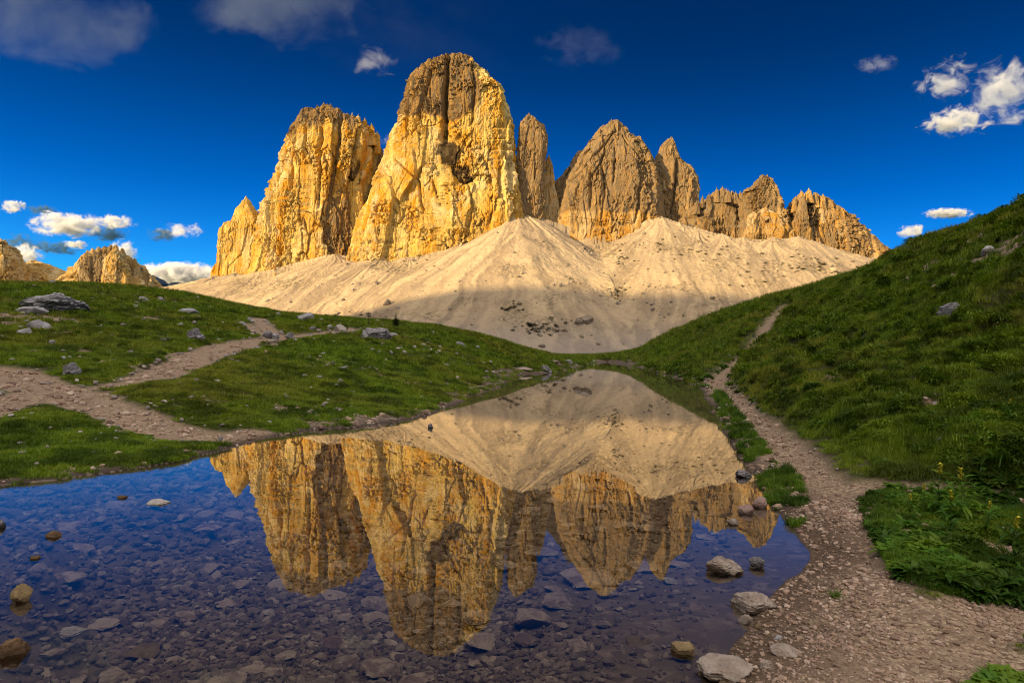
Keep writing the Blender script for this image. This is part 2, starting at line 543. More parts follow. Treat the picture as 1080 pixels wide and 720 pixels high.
def bed_mat():
    m, N = new_mat('lake_bed')
    P = wpos(N)
    n = N.noise(P, 3.0, 6, 0.65)
    v = N.n('ShaderNodeTexVoronoi', {'Vector': P, 'Scale': 16.0})
    c = N.mix(N.n('ShaderNodeSeparateColor', {0: v.outputs['Color']}).outputs[0], (0.09, 0.066, 0.052), (0.25, 0.19, 0.15))
    c = N.mix(N.mr(n, 0.4, 0.6), (0.13, 0.098, 0.075), c)
    return finish(m, N, c, 0.9, N.math('ADD', n, N.math('MULTIPLY', v.outputs['Distance'], -0.5)), 0.8, 0.03)


m_ground = ground_mat('alpine_ground')
m_bed = bed_mat()
nc = len(AZ)
nr = len(LR)
GVf = GV.reshape(-1, 3)
wetm = sstep(0.30 + 0.15 * bn - SD, 0.0, 0.3)
wetm = np.where((GX > 0.3) & (R2 < 9), np.maximum(wetm, sstep(0.75 + 0.3 * bn - SD, 0, 0.7)), wetm)
A_all = {'m_path': pmask, 'm_bare': bare, 'm_shore': shore_gravel, 'm_far': faru, 'm_wet': wetm}
FA = grid_faces(nr, nc, wrap=True)


def face_avg(Fld):
    return Fld.ravel()[FA].mean(1)


fsd = face_avg(SD)
f_p = {k: face_avg(v) for k, v in PD.items()}
cls = np.zeros(len(FA), int)
cls[fsd < 0] = 1
onp = lambda ks: (np.min(np.stack([f_p[k] for k in ks]), 0) < 0.05) & (fsd >= 0)
cls[onp(['shore', 'gravel', 'side', 'climb'])] = 2
cls[onp(['meadow', 'track', 'track2'])] = 3
cls[onp(['left', 'leftb'])] = 4


def sub_mesh(name, sel, mat):
    f = FA[sel]
    used, inv = np.unique(f, return_inverse=True)
    me = make_mesh(name, GVf[used], inv.reshape(-1, 4), mat, True, {k: v.ravel()[used] for k, v in A_all.items()})
    return obj(name, me)


tag(sub_mesh('ground', cls == 0, m_ground), 'grassy alpine turf with bare stony patches around the lake', 'ground', kind='structure')
tag(sub_mesh('lake_bed', cls == 1, m_bed), 'dark stony lake bed seen through the clear water', 'lake bed', kind='structure')
tag(sub_mesh('path', cls == 2, m_ground), 'brown gravel footpath along the right shore climbing the green hill', 'path', kind='structure')
tag(sub_mesh('path', cls == 3, m_ground), 'pale gravel footpath curving across the left meadow', 'path', kind='structure')
tag(sub_mesh('path', cls == 4, m_ground), 'stony trodden path at the left edge running down to the shore', 'path', kind='structure')

# water: a sheet following the shoreline, tucked a little under the banks
cx = shore.mean(0)
Pn = []
for i in range(len(shore)):
    a, b, c_ = shore[i - 1], shore[i], shore[(i + 1) % len(shore)]
    t = (c_ - a) / (np.linalg.norm(c_ - a) + 1e-9)
    nrm = np.array([t[1], -t[0]])
    off = 0.25 + 0.03 * np.hypot(*b)
    q = b + nrm * off
    if poly_sd(np.array([q[0]]), np.array([q[1]]), shore)[0] < 0:
        q = b - nrm * off
    Pn.append(q)
wm, N = new_mat('lake_water')
P = wpos(N)
rip = N.noise(N.map(P, (1.0, 0.45, 1.0)), 2.2, 3, 0.5)
fade = N.math('DIVIDE', 1.0, N.math('ADD', 1.0, N.math('MULTIPLY', N.n('ShaderNodeCameraData').outputs['View Distance'], 0.0)))
nrm = N.n('ShaderNodeBump', {'Height': rip, 'Strength': 0.02, 'Distance': 0.02}).outputs[0]
fr = N.n('ShaderNodeFresnel', {'IOR': 1.52}).outputs[0]
gl = N.n('ShaderNodeBsdfAnisotropic', {'Color': (1, 1, 1, 1), 'Roughness': 0.0, 'Normal': nrm}).outputs[0]
tr = N.n('ShaderNodeBsdfTransparent', {'Color': (0.93, 0.90, 0.83, 1)}).outputs[0]
mx = N.n('ShaderNodeMixShader', {0: fr, 1: tr, 2: gl}).outputs[0]
N.n('ShaderNodeOutputMaterial', {'Surface': mx})
import bmesh
bm = bmesh.new()
bf = bm.faces.new([bm.verts.new((q[0], q[1], 0.0)) for q in Pn])
if bf.normal.z < 0:
    bf.normal_flip()
bmesh.ops.triangulate(bm, faces=bm.faces[:])
me = bpy.data.meshes.new('water')
bm.to_mesh(me)
bm.free()
me.materials.append(wm)
tag(obj('water', me), 'still mountain lake mirroring the lit rock towers', 'lake', kind='structure')
# ================================================================== MOUNTAINS
def rock_mat(name, warm, pale, grey, dark, greyamt=0.0, scale=1.0):
    m, N = new_mat(name)
    P = wpos(N)
    st = N.map(P, (1, 1, 0.22))
    a = N.noise(st, 0.035 * scale, 6, 0.6, 0.6)
    b = N.noise(st, 0.16 * scale, 5, 0.62, 0.4)
    s = N.noise(N.map(P, (0.35, 0.35, 1.6)), 0.05 * scale, 5, 0.65, 0.5)
    f = N.noise(P, 0.5 * scale, 5, 0.7)
    c = N.mix(N.mr(a, 0.36, 0.64), warm, pale)
    c = N.mix(N.mr(b, 0.5, 0.72, 0, 0.65), c, grey)
    c = N.mix(N.mr(s, 0.54, 0.62, 0, 0.75), c, N.mix(0.5, grey, pale))
    g = N.attr('m_grey')
    gn = N.math('ADD', g, N.math('MULTIPLY', N.math('SUBTRACT', N.noise(st, 0.06 * scale, 6, 0.65), 0.5), 1.5))
    gn = N.math('ADD', gn, greyamt)
    c = N.mix(N.mr(gn, 0.35, 0.65), c, N.mix(N.mr(b, 0.35, 0.65), grey, N.mix(0.35, grey, warm)))
    dk = N.math('ADD', N.attr('m_dark'), N.math('MULTIPLY', N.math('SUBTRACT', N.noise(N.map(P, (1.6, 1.6, 0.13)), 0.09 * scale, 6, 0.65), 0.5), 1.3))
    c = N.mix(N.mr(dk, 0.42, 0.72, 0, 0.85), c, dark)
    tb = N.noise(N.map(P, (1, 1, 0.10)), 0.42 * scale, 5, 0.7, 0.5)
    c = N.mix(N.mr(tb, 0.54, 0.68, 0, 0.75), c, N.mix(1.0, c, (0.30, 0.23, 0.17), 'MULTIPLY'))
    wp = N.noise(N.map(P, (1, 1, 0.6)), 0.022 * scale, 6, 0.66, 0.8)
    c = N.mix(N.math('MULTIPLY', N.mr(wp, 0.50, 0.62, 0, 0.8), N.mr(gn, .6, .3)), c, N.mix(0.5, pale, (0.72, 0.60, 0.40)))
    c = N.mix(N.mr(N.math('ADD', N.attr('m_dark'), N.math('MULTIPLY', N.math('SUBTRACT', b, .5), 1.8)), 0.3, 0.75, 0, 0.85), c, dark)
    c = N.mix(N.mr(f, 0.25, 0.75, 0, 0.6), c, N.mix(1.0, c, (0.55, 0.5, 0.45), 'MULTIPLY'))
    bmp = N.math('ADD', N.math('MULTIPLY', N.noise(N.map(P, (1, 1, 0.5)), 0.22 * scale, 8, 0.7), 1.0), N.math('MULTIPLY', N.noise(P, 1.1 * scale, 4, 0.7), 0.25))
    return finish(m, N, c, 0.95, bmp, 1.0, 5.0 / scale, 0.1)


m_tower = rock_mat('golden_limestone', (0.64, 0.31, 0.022), (0.76, 0.55, 0.17), (0.175, 0.13, 0.08), (0.045, 0.028, 0.015))
m_peak = rock_mat('tan_limestone', (0.56, 0.29, 0.045), (0.48, 0.34, 0.16), (0.24, 0.18, 0.11), (0.06, 0.042, 0.026), 0.42)
m_farrock = rock_mat('far_limestone', (0.62, 0.36, 0.09), (0.66, 0.47, 0.2), (0.27, 0.2, 0.12), (0.08, 0.055, 0.035), -.1, 0.5)


def edge(pts, D):
    P = np.array([at_depth(a, b, D) for a, b in pts])
    o = np.argsort(P[:, 2])
    return P[o, 2], P[o, 0]


def loft(L, R, D, dep, seed, zb=-40, nth=560, nz=420, amp=1.0, sq=3.0, grooves=(), dents=(), greys=None, top=6.0, cap=1.0, cell=46, lean=0.0, twist=0.0):
    zl, xl = edge(L, D)
    zr, xr = edge(R, D)
    zt = max(zl[-1], zr[-1])
    if zl[-1] < zt: zl, xl = np.append(zl, zt), np.append(xl, (xl[-1] * .6 + xr[-1] * .4))
    if zr[-1] < zt: zr, xr = np.append(zr, zt), np.append(xr, (xr[-1] * .6 + xl[-1] * .4))
    z = np.linspace(zb, zt, nz)
    XL, XR = np.interp(z, zl, xl), np.interp(z, zr, xr)
    flare = np.clip(min(zl[0], zr[0]) - z, 0, None)
    XL, XR = XL - flare * 0.15, XR + flare * 0.15
    rx = (XR - XL) / 2
    xc = (XR + XL) / 2
    ry = dep * (rx / rx.max()) ** 0.75
    yc = D + 0 * z + lean * (z - zb)
    u = np.linspace(0, 1, nth, endpoint=False)
    # more samples on the camera side (theta = -90 deg)
    th = -math.pi / 2 + 2 * math.pi * (u - 0.5) * (0.5 + 2.0 * (u - 0.5) ** 2)
    T, Z = np.meshgrid(th, z)
    c, s = np.cos(T), np.sin(T)
    e = 2 / sq
    ex, ey = np.sign(c) * np.abs(c) ** e, np.sign(s) * np.abs(s) ** e
    X = xc[:, None] + rx[:, None] * ex
    Y = yc[:, None] + ry[:, None] * ey
    X = X + 0.0
    nx, ny = c, s
    k = np.sqrt(np.clip(rx / 60.0, 0.16, 1.0))[:, None]
    wx_ = 9 * fbm(X / 55, Y / 55, Z / 80, seed + 8, 4, .6)
    wz = 14 * fbm(X / 60, Y / 60, Z / 45, seed + 9, 4, .6)
    ct = np.cos(.6)
    va, ea = cells((X + wx_) / cell + seed, (Y + wx_) / cell, (Z + wz) / (cell * 5.5), seed)              # buttresses
    vb, eb = cells((X + wx_ * .8) / (cell * .42), (Y - wx_) / (cell * .42), (Z + X * .15 + wz) / (cell * 2.6), seed + 5)   # pillars
    vc, ec = cells((X + wz * .4) / (cell * .2), (Y + wx_) / (cell * .2), (Z + wz * .6) / (cell * .32), seed + 11)         # blocks
    vd, ed = cells((X + wz * .4) / (cell * .09), (Y + wx_) / (cell * .09), (Z + wz * .6) / (cell * .11), seed + 15)
    m1 = sstep(vnoise(X / 45, Y / 45, Z / 90, seed + 17), -.25, .35)
    m2 = sstep(vnoise(X / 30, Y / 30, Z / 40, seed + 18), -.3, .4)
    d = amp * k * ((va - .5) * 13 + (vb - .5) * 8.0 * (.3 + 1.0 * m1) + (vc - .5) * 5.5 * (.12 + m2) + (vd - .5) * 3.2 * (.25 + m2)
                   - 3.5 * (1 - sstep(eb, 0.0, 0.10)) * m1 * (1 - .5 * m2)
                   + 4.5 * fbm(X / 40, Y / 40, Z / 110, seed + 21, 6, 0.62, True) + 2.2 * fbm(X / 9, Y / 9, Z / 12, seed + 31, 5, 0.7) - 2.5 * (1 - sstep(ec, 0, .09)) * m2)
    lz = (Z + .12 * X + wz * .35) / 19.0 + .5 * vnoise(X / 70, Y / 70, Z / 70, seed + 41)
    saw = lz - np.floor(lz)
    lm = sstep(rnd(np.floor(lz).astype(np.int32), 0 * lz.astype(np.int32), 0 * lz.astype(np.int32), seed + 44) + .35 * vnoise(X / 60, 0 * X, Z / 60, seed + 43), .35, .75)
    d += amp * k * 3.6 * (np.minimum(saw * 1.2, (1 - saw) * 9) - .6) * lm
    dark = np.zeros_like(X)
    front = sstep(-s, 0.1, 0.5)
    for pts, w_, dp in grooves:
        zg, xg = edge(pts, D)
        gx = np.interp(Z[:, 0], zg, xg)[:, None] + 2.5 * fbm(Z / 14, 0, 0, seed + 51, 3)
        act = (sstep(Z, zg[0] - 12, zg[0] + 4) * (1 - sstep(Z, zg[-1] - 2, zg[-1] + 14)))
        g = np.exp(-((X - gx) / w_) ** 2) * act * front
        d -= dp * g
        dark = np.maximum(dark, .34 * g)
    for (px, py, wx, wzz, dp, dk) in dents:
        q = at_depth(px, py, D)
        g = np.exp(-((X - q[0]) / (wx * D / F)) ** 2 - ((Z - q[2]) / (wzz * D / F)) ** 2) * front
        g = np.clip(g * (1 + 1.3 * fbm(X / 16, Y / 16, Z / 24, seed + 61, 5, .65)), 0, 1)
        d -= dp * g
        dark = np.maximum(dark, dk * .8 * sstep(g, .1, .95))
    taper = 1 - sstep(Z, zt - 3, zt) * .35
    X2 = X + nx * d * taper
    Y2 = Y + ny * d * taper
    vt, _ = cells(X / 9, Y / 9, 0 * X, seed + 71)
    Z2 = Z + top * sstep(Z, zt - (zt - zb) * .16, zt) * ((vt - .9) * 1.6 + .5 * vnoise(X / 5, Y / 5, 0 * X, seed + 72)) + amp * 1.2 * fbm(X / 10, Y / 10, Z / 10, seed + 73, 3)
    V = [np.stack([X2, Y2, Z2], -1).reshape(-1, 3)]
    G = [greys(X2, Z2, xc[:, None] + 0 * X, zt) if greys is not None else np.zeros_like(X)]
    Dk = [dark]
    # cap rings
    m = 14
    for i in range(1, m + 1):
        t = 1 - i / m
        xx = X2[-1].mean() + (X2[-1] - X2[-1].mean()) * t
        yy = Y2[-1].mean() + (Y2[-1] - Y2[-1].mean()) * t
        vt, _ = cells(xx / 9, yy / 9, 0 * xx, seed + 71)
        vm = Z2[-1] * t + (1 - t) * (zt - top * .2) + t * (1 - t) * top * (vt - .5) * 3 + cap * (1 - t * t) * 3
        V.append(np.stack([xx, yy, vm], -1))
        G.append(G[0][-1:])
        Dk.append(Dk[0][-1:])
    return np.concatenate(V), grid_faces(nz + m, nth, True), np.concatenate([g.reshape(-1) for g in G]), np.concatenate([g.reshape(-1) for g in Dk])


def spikes(pts, D, seed, zb=None, grey=1.0, amp=.35):
    """pinnacles along a crest: px, py of the tip, half width in px, height in px"""
    out = []
    for i, (px, py, hw, hh) in enumerate(pts):
        py -= 1.0 + 2.0 * ((i * 7 % 5) / 4)
        hh += 3
        q = at_depth(px, py + hh, D)[2]
        out.append(loft([(px - hw * 1.3, py + hh), (px - hw, py + hh * .5), (px - hw * .7, py + hh * .2), (px - hw * .2, py)],
                        [(px + hw * 1.3, py + hh), (px + hw * .9, py + hh * .55), (px + hw * .6, py + hh * .15), (px + hw * .3, py + .5)],
                        D + (i * 37 % 17) - 8, hw * 1.2 * D / F, seed + i, zb=q, nth=90, nz=80, amp=amp, top=2.5, sq=2.4, greys=lambda X, Z, xc, zt: grey + 0 * X, cell=9))
    return out


def mountain(lofts, mat, label, name='mountain'):
    V, Fc, G, Dk, n = [], [], [], [], 0
    for v, f, g, dk in lofts:
        V.append(v); Fc.append(f + n); G.append(g); Dk.append(dk)
        n += len(v)
    me = make_mesh(name, np.concatenate(V), np.concatenate(Fc), mat, True, {'m_grey': np.concatenate(G), 'm_dark': np.concatenate(Dk)})
    me.set_sharp_from_angle(angle=rad(38))
    return tag(obj(name, me), label, 'mountain', kind='structure')


def zof(py, D, px=540):
    return at_depth(px, py, D)[2]


def grey_above(py, D, soft, slope=0.0, base=-.15, px=540):
    z0 = zof(py, D, px)
    return lambda X, Z, xc, zt: base + 1.0 * sstep(Z + slope * (X - xc), z0 - soft, z0 + soft)


# outlier pinnacles left of the left tower
Dp = 1330
mountain([
    loft([(231,290),(230,262),(231,242),(236,234),(243,232)], [(262,290),(256,262),(252,240),(247,233)], Dp, 28, 101, nth=300, nz=220, amp=.5, top=4, cell=24),
    loft([(238,292),(240,262),(244,240),(249,222),(255,213),(259,208)], [(284,292),(282,262),(281,240),(276,230),(268,220),(262,209)], Dp + 15, 50, 102, nth=340, nz=240, amp=.6, top=4, cell=30),
    loft([(222,294),(224,285),(226,279),(228,277)], [(236,294),(234,285),(232,279),(229,277)], Dp - 5, 14, 103, nth=160, nz=100, amp=.4, top=2, cell=14)],
    m_tower, 'pale golden double pinnacle at the left foot of the big rock towers')
# left tower
D1 = 1300
g1 = [([(320,128),(322,160),(318,205)], 3.0, 12), ([(367,132),(366,160),(360,200),(352,260)], 3.5, 16), ([(385,150),(378,200),(372,230)], 3, 9), ([(333,125),(334,175)], 2.6, 9), ([(350,150),(347,225)], 2.5, 8), ([(300,190),(296,240)], 2.6, 7)]
mountain([
    loft([(270,300),(276,278),(278,262),(283,240),(288,218),(294,197),(300,180),(306,160),(313,142),(318,130),(326,121),(333,118),(338,114)],
         [(390,300),(371,270),(370,250),(379,215),(387,190),(392,172),(394,160),(396,147),(393,138),(384,130),(374,125),(362,121),(352,115)],
         D1, 95, 7, amp=.95, top=9, sq=3.4, grooves=g1, dents=[(383, 200, 5, 45, 8, .9), (372, 245, 4, 25, 8, 1.1)], greys=grey_above(150, D1, 45, -.15, -.2, 340), cell=42),  # right-edge dents also darken the rock: cleft shade put into the colour
    loft([(328,160),(331,135),(334,117),(340,112.5)], [(362,160),(362,135),(358,117),(350,112.5)], D1 - 38, 26, 9, zb=150, nth=200, nz=200, amp=.5, top=5, greys=lambda X, Z, xc, zt: 1.0 + 0 * X, cell=18),
    *spikes([(322,124,5,24),(328,118.5,4,22),(335,114.5,4,20),(342,111.5,5,18),(349,112.5,4,18),(355,116,4,16)], D1 - 25, 1500, grey=1.2),
    *spikes([(363,121,3,14),(378,123,3,16),(385,128,3,18),(392,133,4,20),(398,142,3,20),(312,140,4,22),(305,158,3,20)], D1 - 25, 1520, grey=.1),
    loft([(366,170),(367,140),(368,125),(370,119.5)], [(378,170),(376,140),(374,125),(372,119.5)], D1 - 30, 14, 10, zb=150, nth=140, nz=160, amp=.3, top=3, cell=12),
    loft([(345,262),(355,200),(372,165),(388,148)], [(392,275),(396,248),(402,222),(408,195),(409,176),(402,156)], D1 + 85, 75, 11, nth=260, nz=260, amp=.6, top=4, cell=30, greys=lambda X, Z, xc, zt: 1.2 + 0 * X)],  # back flank greyed: shade beside the cleft put into the rock colour
    m_tower, 'wide yellow rock tower with a dark broken crown, left of the tallest tower')
# middle tower, tallest
D2 = 1240
g2 = [([(475,68),(474,95),(473,130),(474,158)], 4.0, 22), ([(457,85),(452,115),(446,140)], 2.6, 10), ([(430,160),(444,150),(470,142)], 2.0, 3), ([(533,165),(534,180),(536,195)], 3.5, 9), ([(527,190),(528,215),(520,240)], 3, 8), ([(392,250),(398,225)], 3.0, 9),
      ([(500,80),(503,110),(500,140)], 2.5, 7), ([(444,175),(446,200),(452,230)], 2.5, 6), ([(545,190),(543,215),(538,240)], 3, 10), ([(421,178),(432,188),(447,200)], 2.2, 7), ([(415,195),(425,215),(428,240)], 2.0, 6), ([(497,205),(502,225),(498,250)], 2.2, 6), ([(462,205),(470,225),(468,245)], 1.8, 5), ([(402,225),(410,245),(408,262)], 2.2, 6), ([(518,165),(514,185),(521,200)], 2.0, 5)]
dn2 = [(477, 172, 13, 14, 6, 1.35), (489, 190, 13, 7, 14, 1.3), (495, 199, 9, 6, 12, 1.3), (474, 152, 5, 7, 1, .7), (500, 125, 16, 22, 0, .42), (536, 178, 3, 14, 6, .6), (405, 262, 22, 3, 3, .6), (470, 261, 30, 3, 2, .5), (430, 190, 6, 14, 5, 0), (412, 210, 5, 20, 4, 0)]
gz = zof(140, D2, 470)
gr2 = lambda X, Z, xc, zt: -.2 + 1.0 * sstep(Z - .9 * np.clip(X - xc - 10, 0, 60) + .1 * (X - xc), gz - 16, gz + 16) * (1 - .55 * sstep(X - xc, 25, 70))
mountain([
    loft([(372,292),(380,262),(384,240),(391,220),(398,200),(405,180),(411,165),(414,150),(417,138),(424,125),(428,112),(430,100),(433,88),(440,79),(447,72),(456,65),(463,62)],
         [(556,285),(549,258),(549,235),(546,205),(544,185),(541,165),(540,147),(539,130),(536,116),(530,102),(524,92),(518,84),(508,76),(500,70),(496,64),(486,62)],
         D2, 92, 21, amp=1.0, top=7, sq=3.6, grooves=g2, dents=dn2, greys=gr2, nth=700, nz=520, cell=46),
    *spikes([(437,81,4,20),(444,73,4,18),(451,67.5,4,16),(458,63.5,4,16),(466,62,4,14),(484,64,3,12),(490,61,3,12),(497,64,4,14),(505,71,4,18),(514,78,4,20),(523,89,4,20),(531,101,3,22),(427,104,3,24),(422,124,3,22)], D2 - 22, 1540, grey=.5),
    loft([(478,110),(480,85),(482,68),(485,62)], [(503,110),(500,85),(497,70),(490,61.5)], D2 - 30, 28, 23, zb=250, nth=180, nz=140, amp=.5, top=5, greys=lambda X, Z, xc, zt: .6 + 0 * X, cell=18),
    loft([(453,120),(455,90),(457,74),(460,66)], [(474,120),(472,90),(470,74),(466,65)], D2 - 26, 24, 24, zb=250, nth=180, nz=140, amp=.5, top=5, greys=lambda X, Z, xc, zt: .5 + 0 * X, cell=18),
    loft([(538,262),(538,230),(540,205),(543,190)], [(556,262),(554,240),(552,215),(547,190)], D2 - 30, 30, 25, nth=180, nz=240, amp=.5, top=5, cell=22)],
    m_tower, 'tallest rock tower, orange below and grey above, split by a dark crack')
# spire between
D3 = 1220
mountain([
    loft([(546,262),(546,200),(545,175),(546,155),(547,140),(549,130),(553,122)], [(566,262),(569,225),(573,200),(574,180),(575,160),(576,145),(573,132),(567,125),(560,120)],
         D3, 30, 31, nth=260, nz=280, amp=.9, top=6, greys=lambda X, Z, xc, zt: .3 + 0 * X, cell=26),
    loft([(570,230),(573,195),(575,175),(577,166)], [(592,230),(585,195),(583,175),(580,165)], D3 + 15, 12, 33, nth=140, nz=180, amp=.3, top=3, cell=12),
    loft([(560,262),(566,235),(575,215),(590,190),(598,178)], [(640,262),(632,235),(622,210),(612,190),(601,176)], D3 + 110, 50, 34, nth=220, nz=180, amp=.6, top=6, greys=lambda X, Z, xc, zt: .6 + 0 * X, cell=26)],
    m_peak, 'slender rock spire standing just right of the tallest tower')
# pyramid peak
D4 = 1270
g4 = [([(600,196),(620,175),(634,160),(648,140)], 2.2, 7), ([(655,150),(668,172),(690,200)], 2.2, 6), ([(630,180),(634,205),(630,235)], 2.0, 5), ([(672,195),(668,215),(664,240)], 2.6, 8), ([(683,205),(678,225),(671,245)], 2.6, 8), ([(645,165),(643,200)], 2.0, 5), ([(620,190),(618,225)], 2.5, 7), ([(603,225),(602,250)], 2.5, 6)]
og = zof(232, D4, 640)
gr4 = lambda X, Z, xc, zt: .9 * sstep(Z, og - 12, og + 10) - .55
mountain([
    loft([(581,275),(583,245),(585,225),(590,207),(596,192),(604,176),(612,163),(619,152),(627,141),(634,134),(641,128)],
         [(704,275),(699,250),(697,230),(695,212),(692,196),(687,176),(681,160),(672,149),(662,138),(653,129)],
         D4, 85, 41, amp=.75, top=6, sq=2.6, grooves=g4, dents=[(640, 243, 40, 3, 5, .55)], greys=gr4, nth=600, nz=420, cell=36),
    *spikes([(645,128,3,9),(653,131,3,9),(668,145,3,10),(681,161,3,12)], D4 - 8, 1560, grey=.3),
    loft([(548,270),(555,240),(566,215),(579,197),(592,184),(607,168)], [(625,262),(625,220),(625,190),(615,168)], D4 + 65, 35, 42, nth=220, nz=200, amp=.6, top=5, greys=lambda X, Z, xc, zt: 1. + 0 * X, cell=26)],  # rear flank greyed all over, its shade put into the rock colour
    m_peak, 'broad pyramid shaped tan peak with yellow ledges at its foot')
# spire right of the pyramid
mountain([
    loft([(684,262),(688,230),(689,205),(690,180),(692,165),(697,153),(704,146)], [(745,262),(738,225),(736,205),(733,190),(729,180),(722,172),(717,165),(714,155),(711,146)],
         D4 + 12, 48, 51, nth=320, nz=260, amp=.6, top=5, sq=2.4, grooves=[([(712,175),(708,200),(703,225)], 3, 9)], greys=lambda X, Z, xc, zt: .25 + 0 * X, cell=30)],
    m_peak, 'leaning rock spire right of the pyramid peak')
# saddle crags
D5 = 1180
mountain([
    *spikes([(722,229,3,10),(735,214,3,12),(741,210,2,10),(748,206,3,12),(756,201,3,12),(762,198,4,14),(768,202,3,12),(776,206,2,10),(781,204,3,12),(786,210,2,10)], D5 + 20, 1640, grey=.9),
    loft([(700,280),(715,240),(728,222),(745,210),(756,203),(764,199)], [(830,280),(822,250),(812,230),(795,215),(782,208),(770,200)], D5 + 70, 45, 61, nth=320, nz=180, amp=1.0, top=6, sq=2.2, greys=lambda X, Z, xc, zt: .9 + 0 * X, cell=28),
    loft([(730,245),(738,222),(748,207),(756,200)], [(790,245),(780,222),(772,208),(764,199)], D5 + 30, 25, 62, nth=200, nz=140, amp=1.0, top=6, sq=2.2, greys=lambda X, Z, xc, zt: .9 + 0 * X, cell=20)],
    m_peak, 'low jagged grey crags in the saddle between two spires')
mountain([
    loft([(775,262),(782,240),(784,222),(782,212),(787,202),(796,195),(803,188),(808,185)], [(840,262),(834,246),(830,232),(824,220),(819,207),(816,195),(813,186)],
         D5, 45, 71, nth=380, nz=240, amp=1.1, top=5, sq=2.2, greys=lambda X, Z, xc, zt: .1 + .8 * sstep(xc + 5 - X, 0, 12), cell=22),
    loft([(782,262),(787,245),(790,232),(795,224)], [(838,262),(835,245),(828,235),(815,222)], D5 - 32, 22, 72, nth=240, nz=140, amp=1.2, top=5, sq=2.2, greys=lambda X, Z, xc, zt: -.6 + 0 * X, cell=15)],
    m_peak, 'sharp fin shaped peak with yellow broken buttresses below')
# right-hand jagged ridge
ridge = [(838,205,846,262),(858,206,40,0),]
rl = []
rl += spikes([(839,209,3,14),(845,204,3,12),(853,203,4,12),(860,206,3,12),(868,209,3,12),(877,215,3,14),(883,221,2,14),(888,224,3,14),(897,231,3,14),(906,237,3,14),(912,243,2,12),(919,249,3,12),(929,260,3,12),(936,268,3,10)], D5 - 12, 1580, grey=0)
rl.append(loft([(815,292),(826,250),(832,228),(837,213),(842,205),(848,202)], [(950,300),(934,266),(922,254),(910,242),(898,232),(886,222),(872,213),(858,205)], D5 + 10, 60, 80, nth=520, nz=260, amp=1.0, top=9, sq=2.2, greys=lambda X, Z, xc, zt: .15 + 0 * X, cell=24))
for i, (px, py, hw, bw) in enumerate([(846,206,4,12),(866,212,3,9),(872,216,3,16),(884,223,3,10),(891,231,3,14),(903,237,3,9),(914,247,3,11),(925,257,3,9),(868,232,7,17),(896,244,7,15),(915,258,6,12)]):
    rl.append(loft([(px - bw, 285), (px - bw * .8, py + 30), (px - hw, py + 8), (px - 1.5, py)], [(px + bw, 292), (px + bw * .75, py + 36), (px + hw, py + 10), (px + 1.5, py)],
                   D5 - 30 + 14 * (i % 3) + 4 * i, 26, 81 + i, nth=230, nz=150, amp=.75, top=3, sq=2.2, greys=(lambda k: (lambda X, Z, xc, zt: (-.3 if k % 2 else .15) + 0 * X))(i), cell=16))
mountain(rl, m_peak, 'long jagged ridge running down to the right of the fin peak')
# far mountains at the left edge
D6 = 3200
mountain([loft([(-45,320),(-40,290),(-30,265),(-15,252)], [(40,320),(24,300),(21,282),(17,268),(8,256),(0,251)], D6, 120, 91, nth=260, nz=160, amp=1.5, top=8, cell=70)],
         m_farrock, 'rounded golden crag cut by the left edge of the view')
mountain([loft([(-15,330),(5,298),(20,281),(28,276)], [(115,330),(88,300),(68,286),(52,279),(38,275)], D6 + 200, 120, 92, nth=260, nz=130, amp=1.2, top=6, cell=70),],
         m_farrock, 'low rounded yellow ridge between the two far left crags')
mountain([
    loft([(55,325),(62,305),(78,288),(86,272),(95,266),(104,263)], [(182,325),(166,302),(155,290),(147,279),(138,274),(130,266),(120,262)], D6, 170, 93, nth=380, nz=200, amp=1.9, top=14, sq=2.4,
         greys=grey_above(268, D6, 30, 0, -.3, 110), cell=70),
    *spikes([(84,275,3,16),(91,269,3,14),(98,264.5,3,12),(104,262,3,12),(111,262.5,3,12),(117,259.5,3,12),(122,260,3,12),(129,265,3,14),(137,272,3,14),(142,275,3,14),(148,281,3,12),(154,288,3,12),(160,296,3,10)], D6 - 60, 1600, grey=.5, amp=.9),
    loft([(110,300),(114,275),(118,266),(121,262)], [(140,300),(133,280),(128,268),(124,262)], D6 - 120, 60, 94, nth=200, nz=130, amp=1.4, top=12, greys=lambda X, Z, xc, zt: .1 + 0 * X, cell=40),
    loft([(88,300),(90,280),(96,269),(101,265)], [(116,300),(114,280),(111,268),(106,265)], D6 - 100, 60, 95, nth=200, nz=130, amp=1.4, top=14, greys=lambda X, Z, xc, zt: .9 + 0 * X, cell=40)],
    m_farrock, 'far serrated golden mountain left of the valley gap')
m_blue, N = new_mat('haze_tinted_hill')
finish(m_blue, N, N.mix(N.noise(wpos(N), 0.004, 5), (0.02, 0.035, 0.06), (0.04, 0.06, 0.09)), 0.95)  # blue of the distant haze put into the hill's base colour
mountain([loft([(140,320),(150,300),(158,292)], [(190,320),(178,305),(170,295),(163,291)], 6500, 300, 96, nth=120, nz=80, amp=1.5, top=8, cell=160)], m_blue, 'dark blue distant hill beside the far golden mountain')
mountain([loft([(165,320),(176,303),(182,299)], [(215,320),(200,303),(190,298)], 7500, 300, 97, nth=120, nz=80, amp=1.5, top=8, cell=160)], m_blue, 'small dark blue hill in the valley gap')

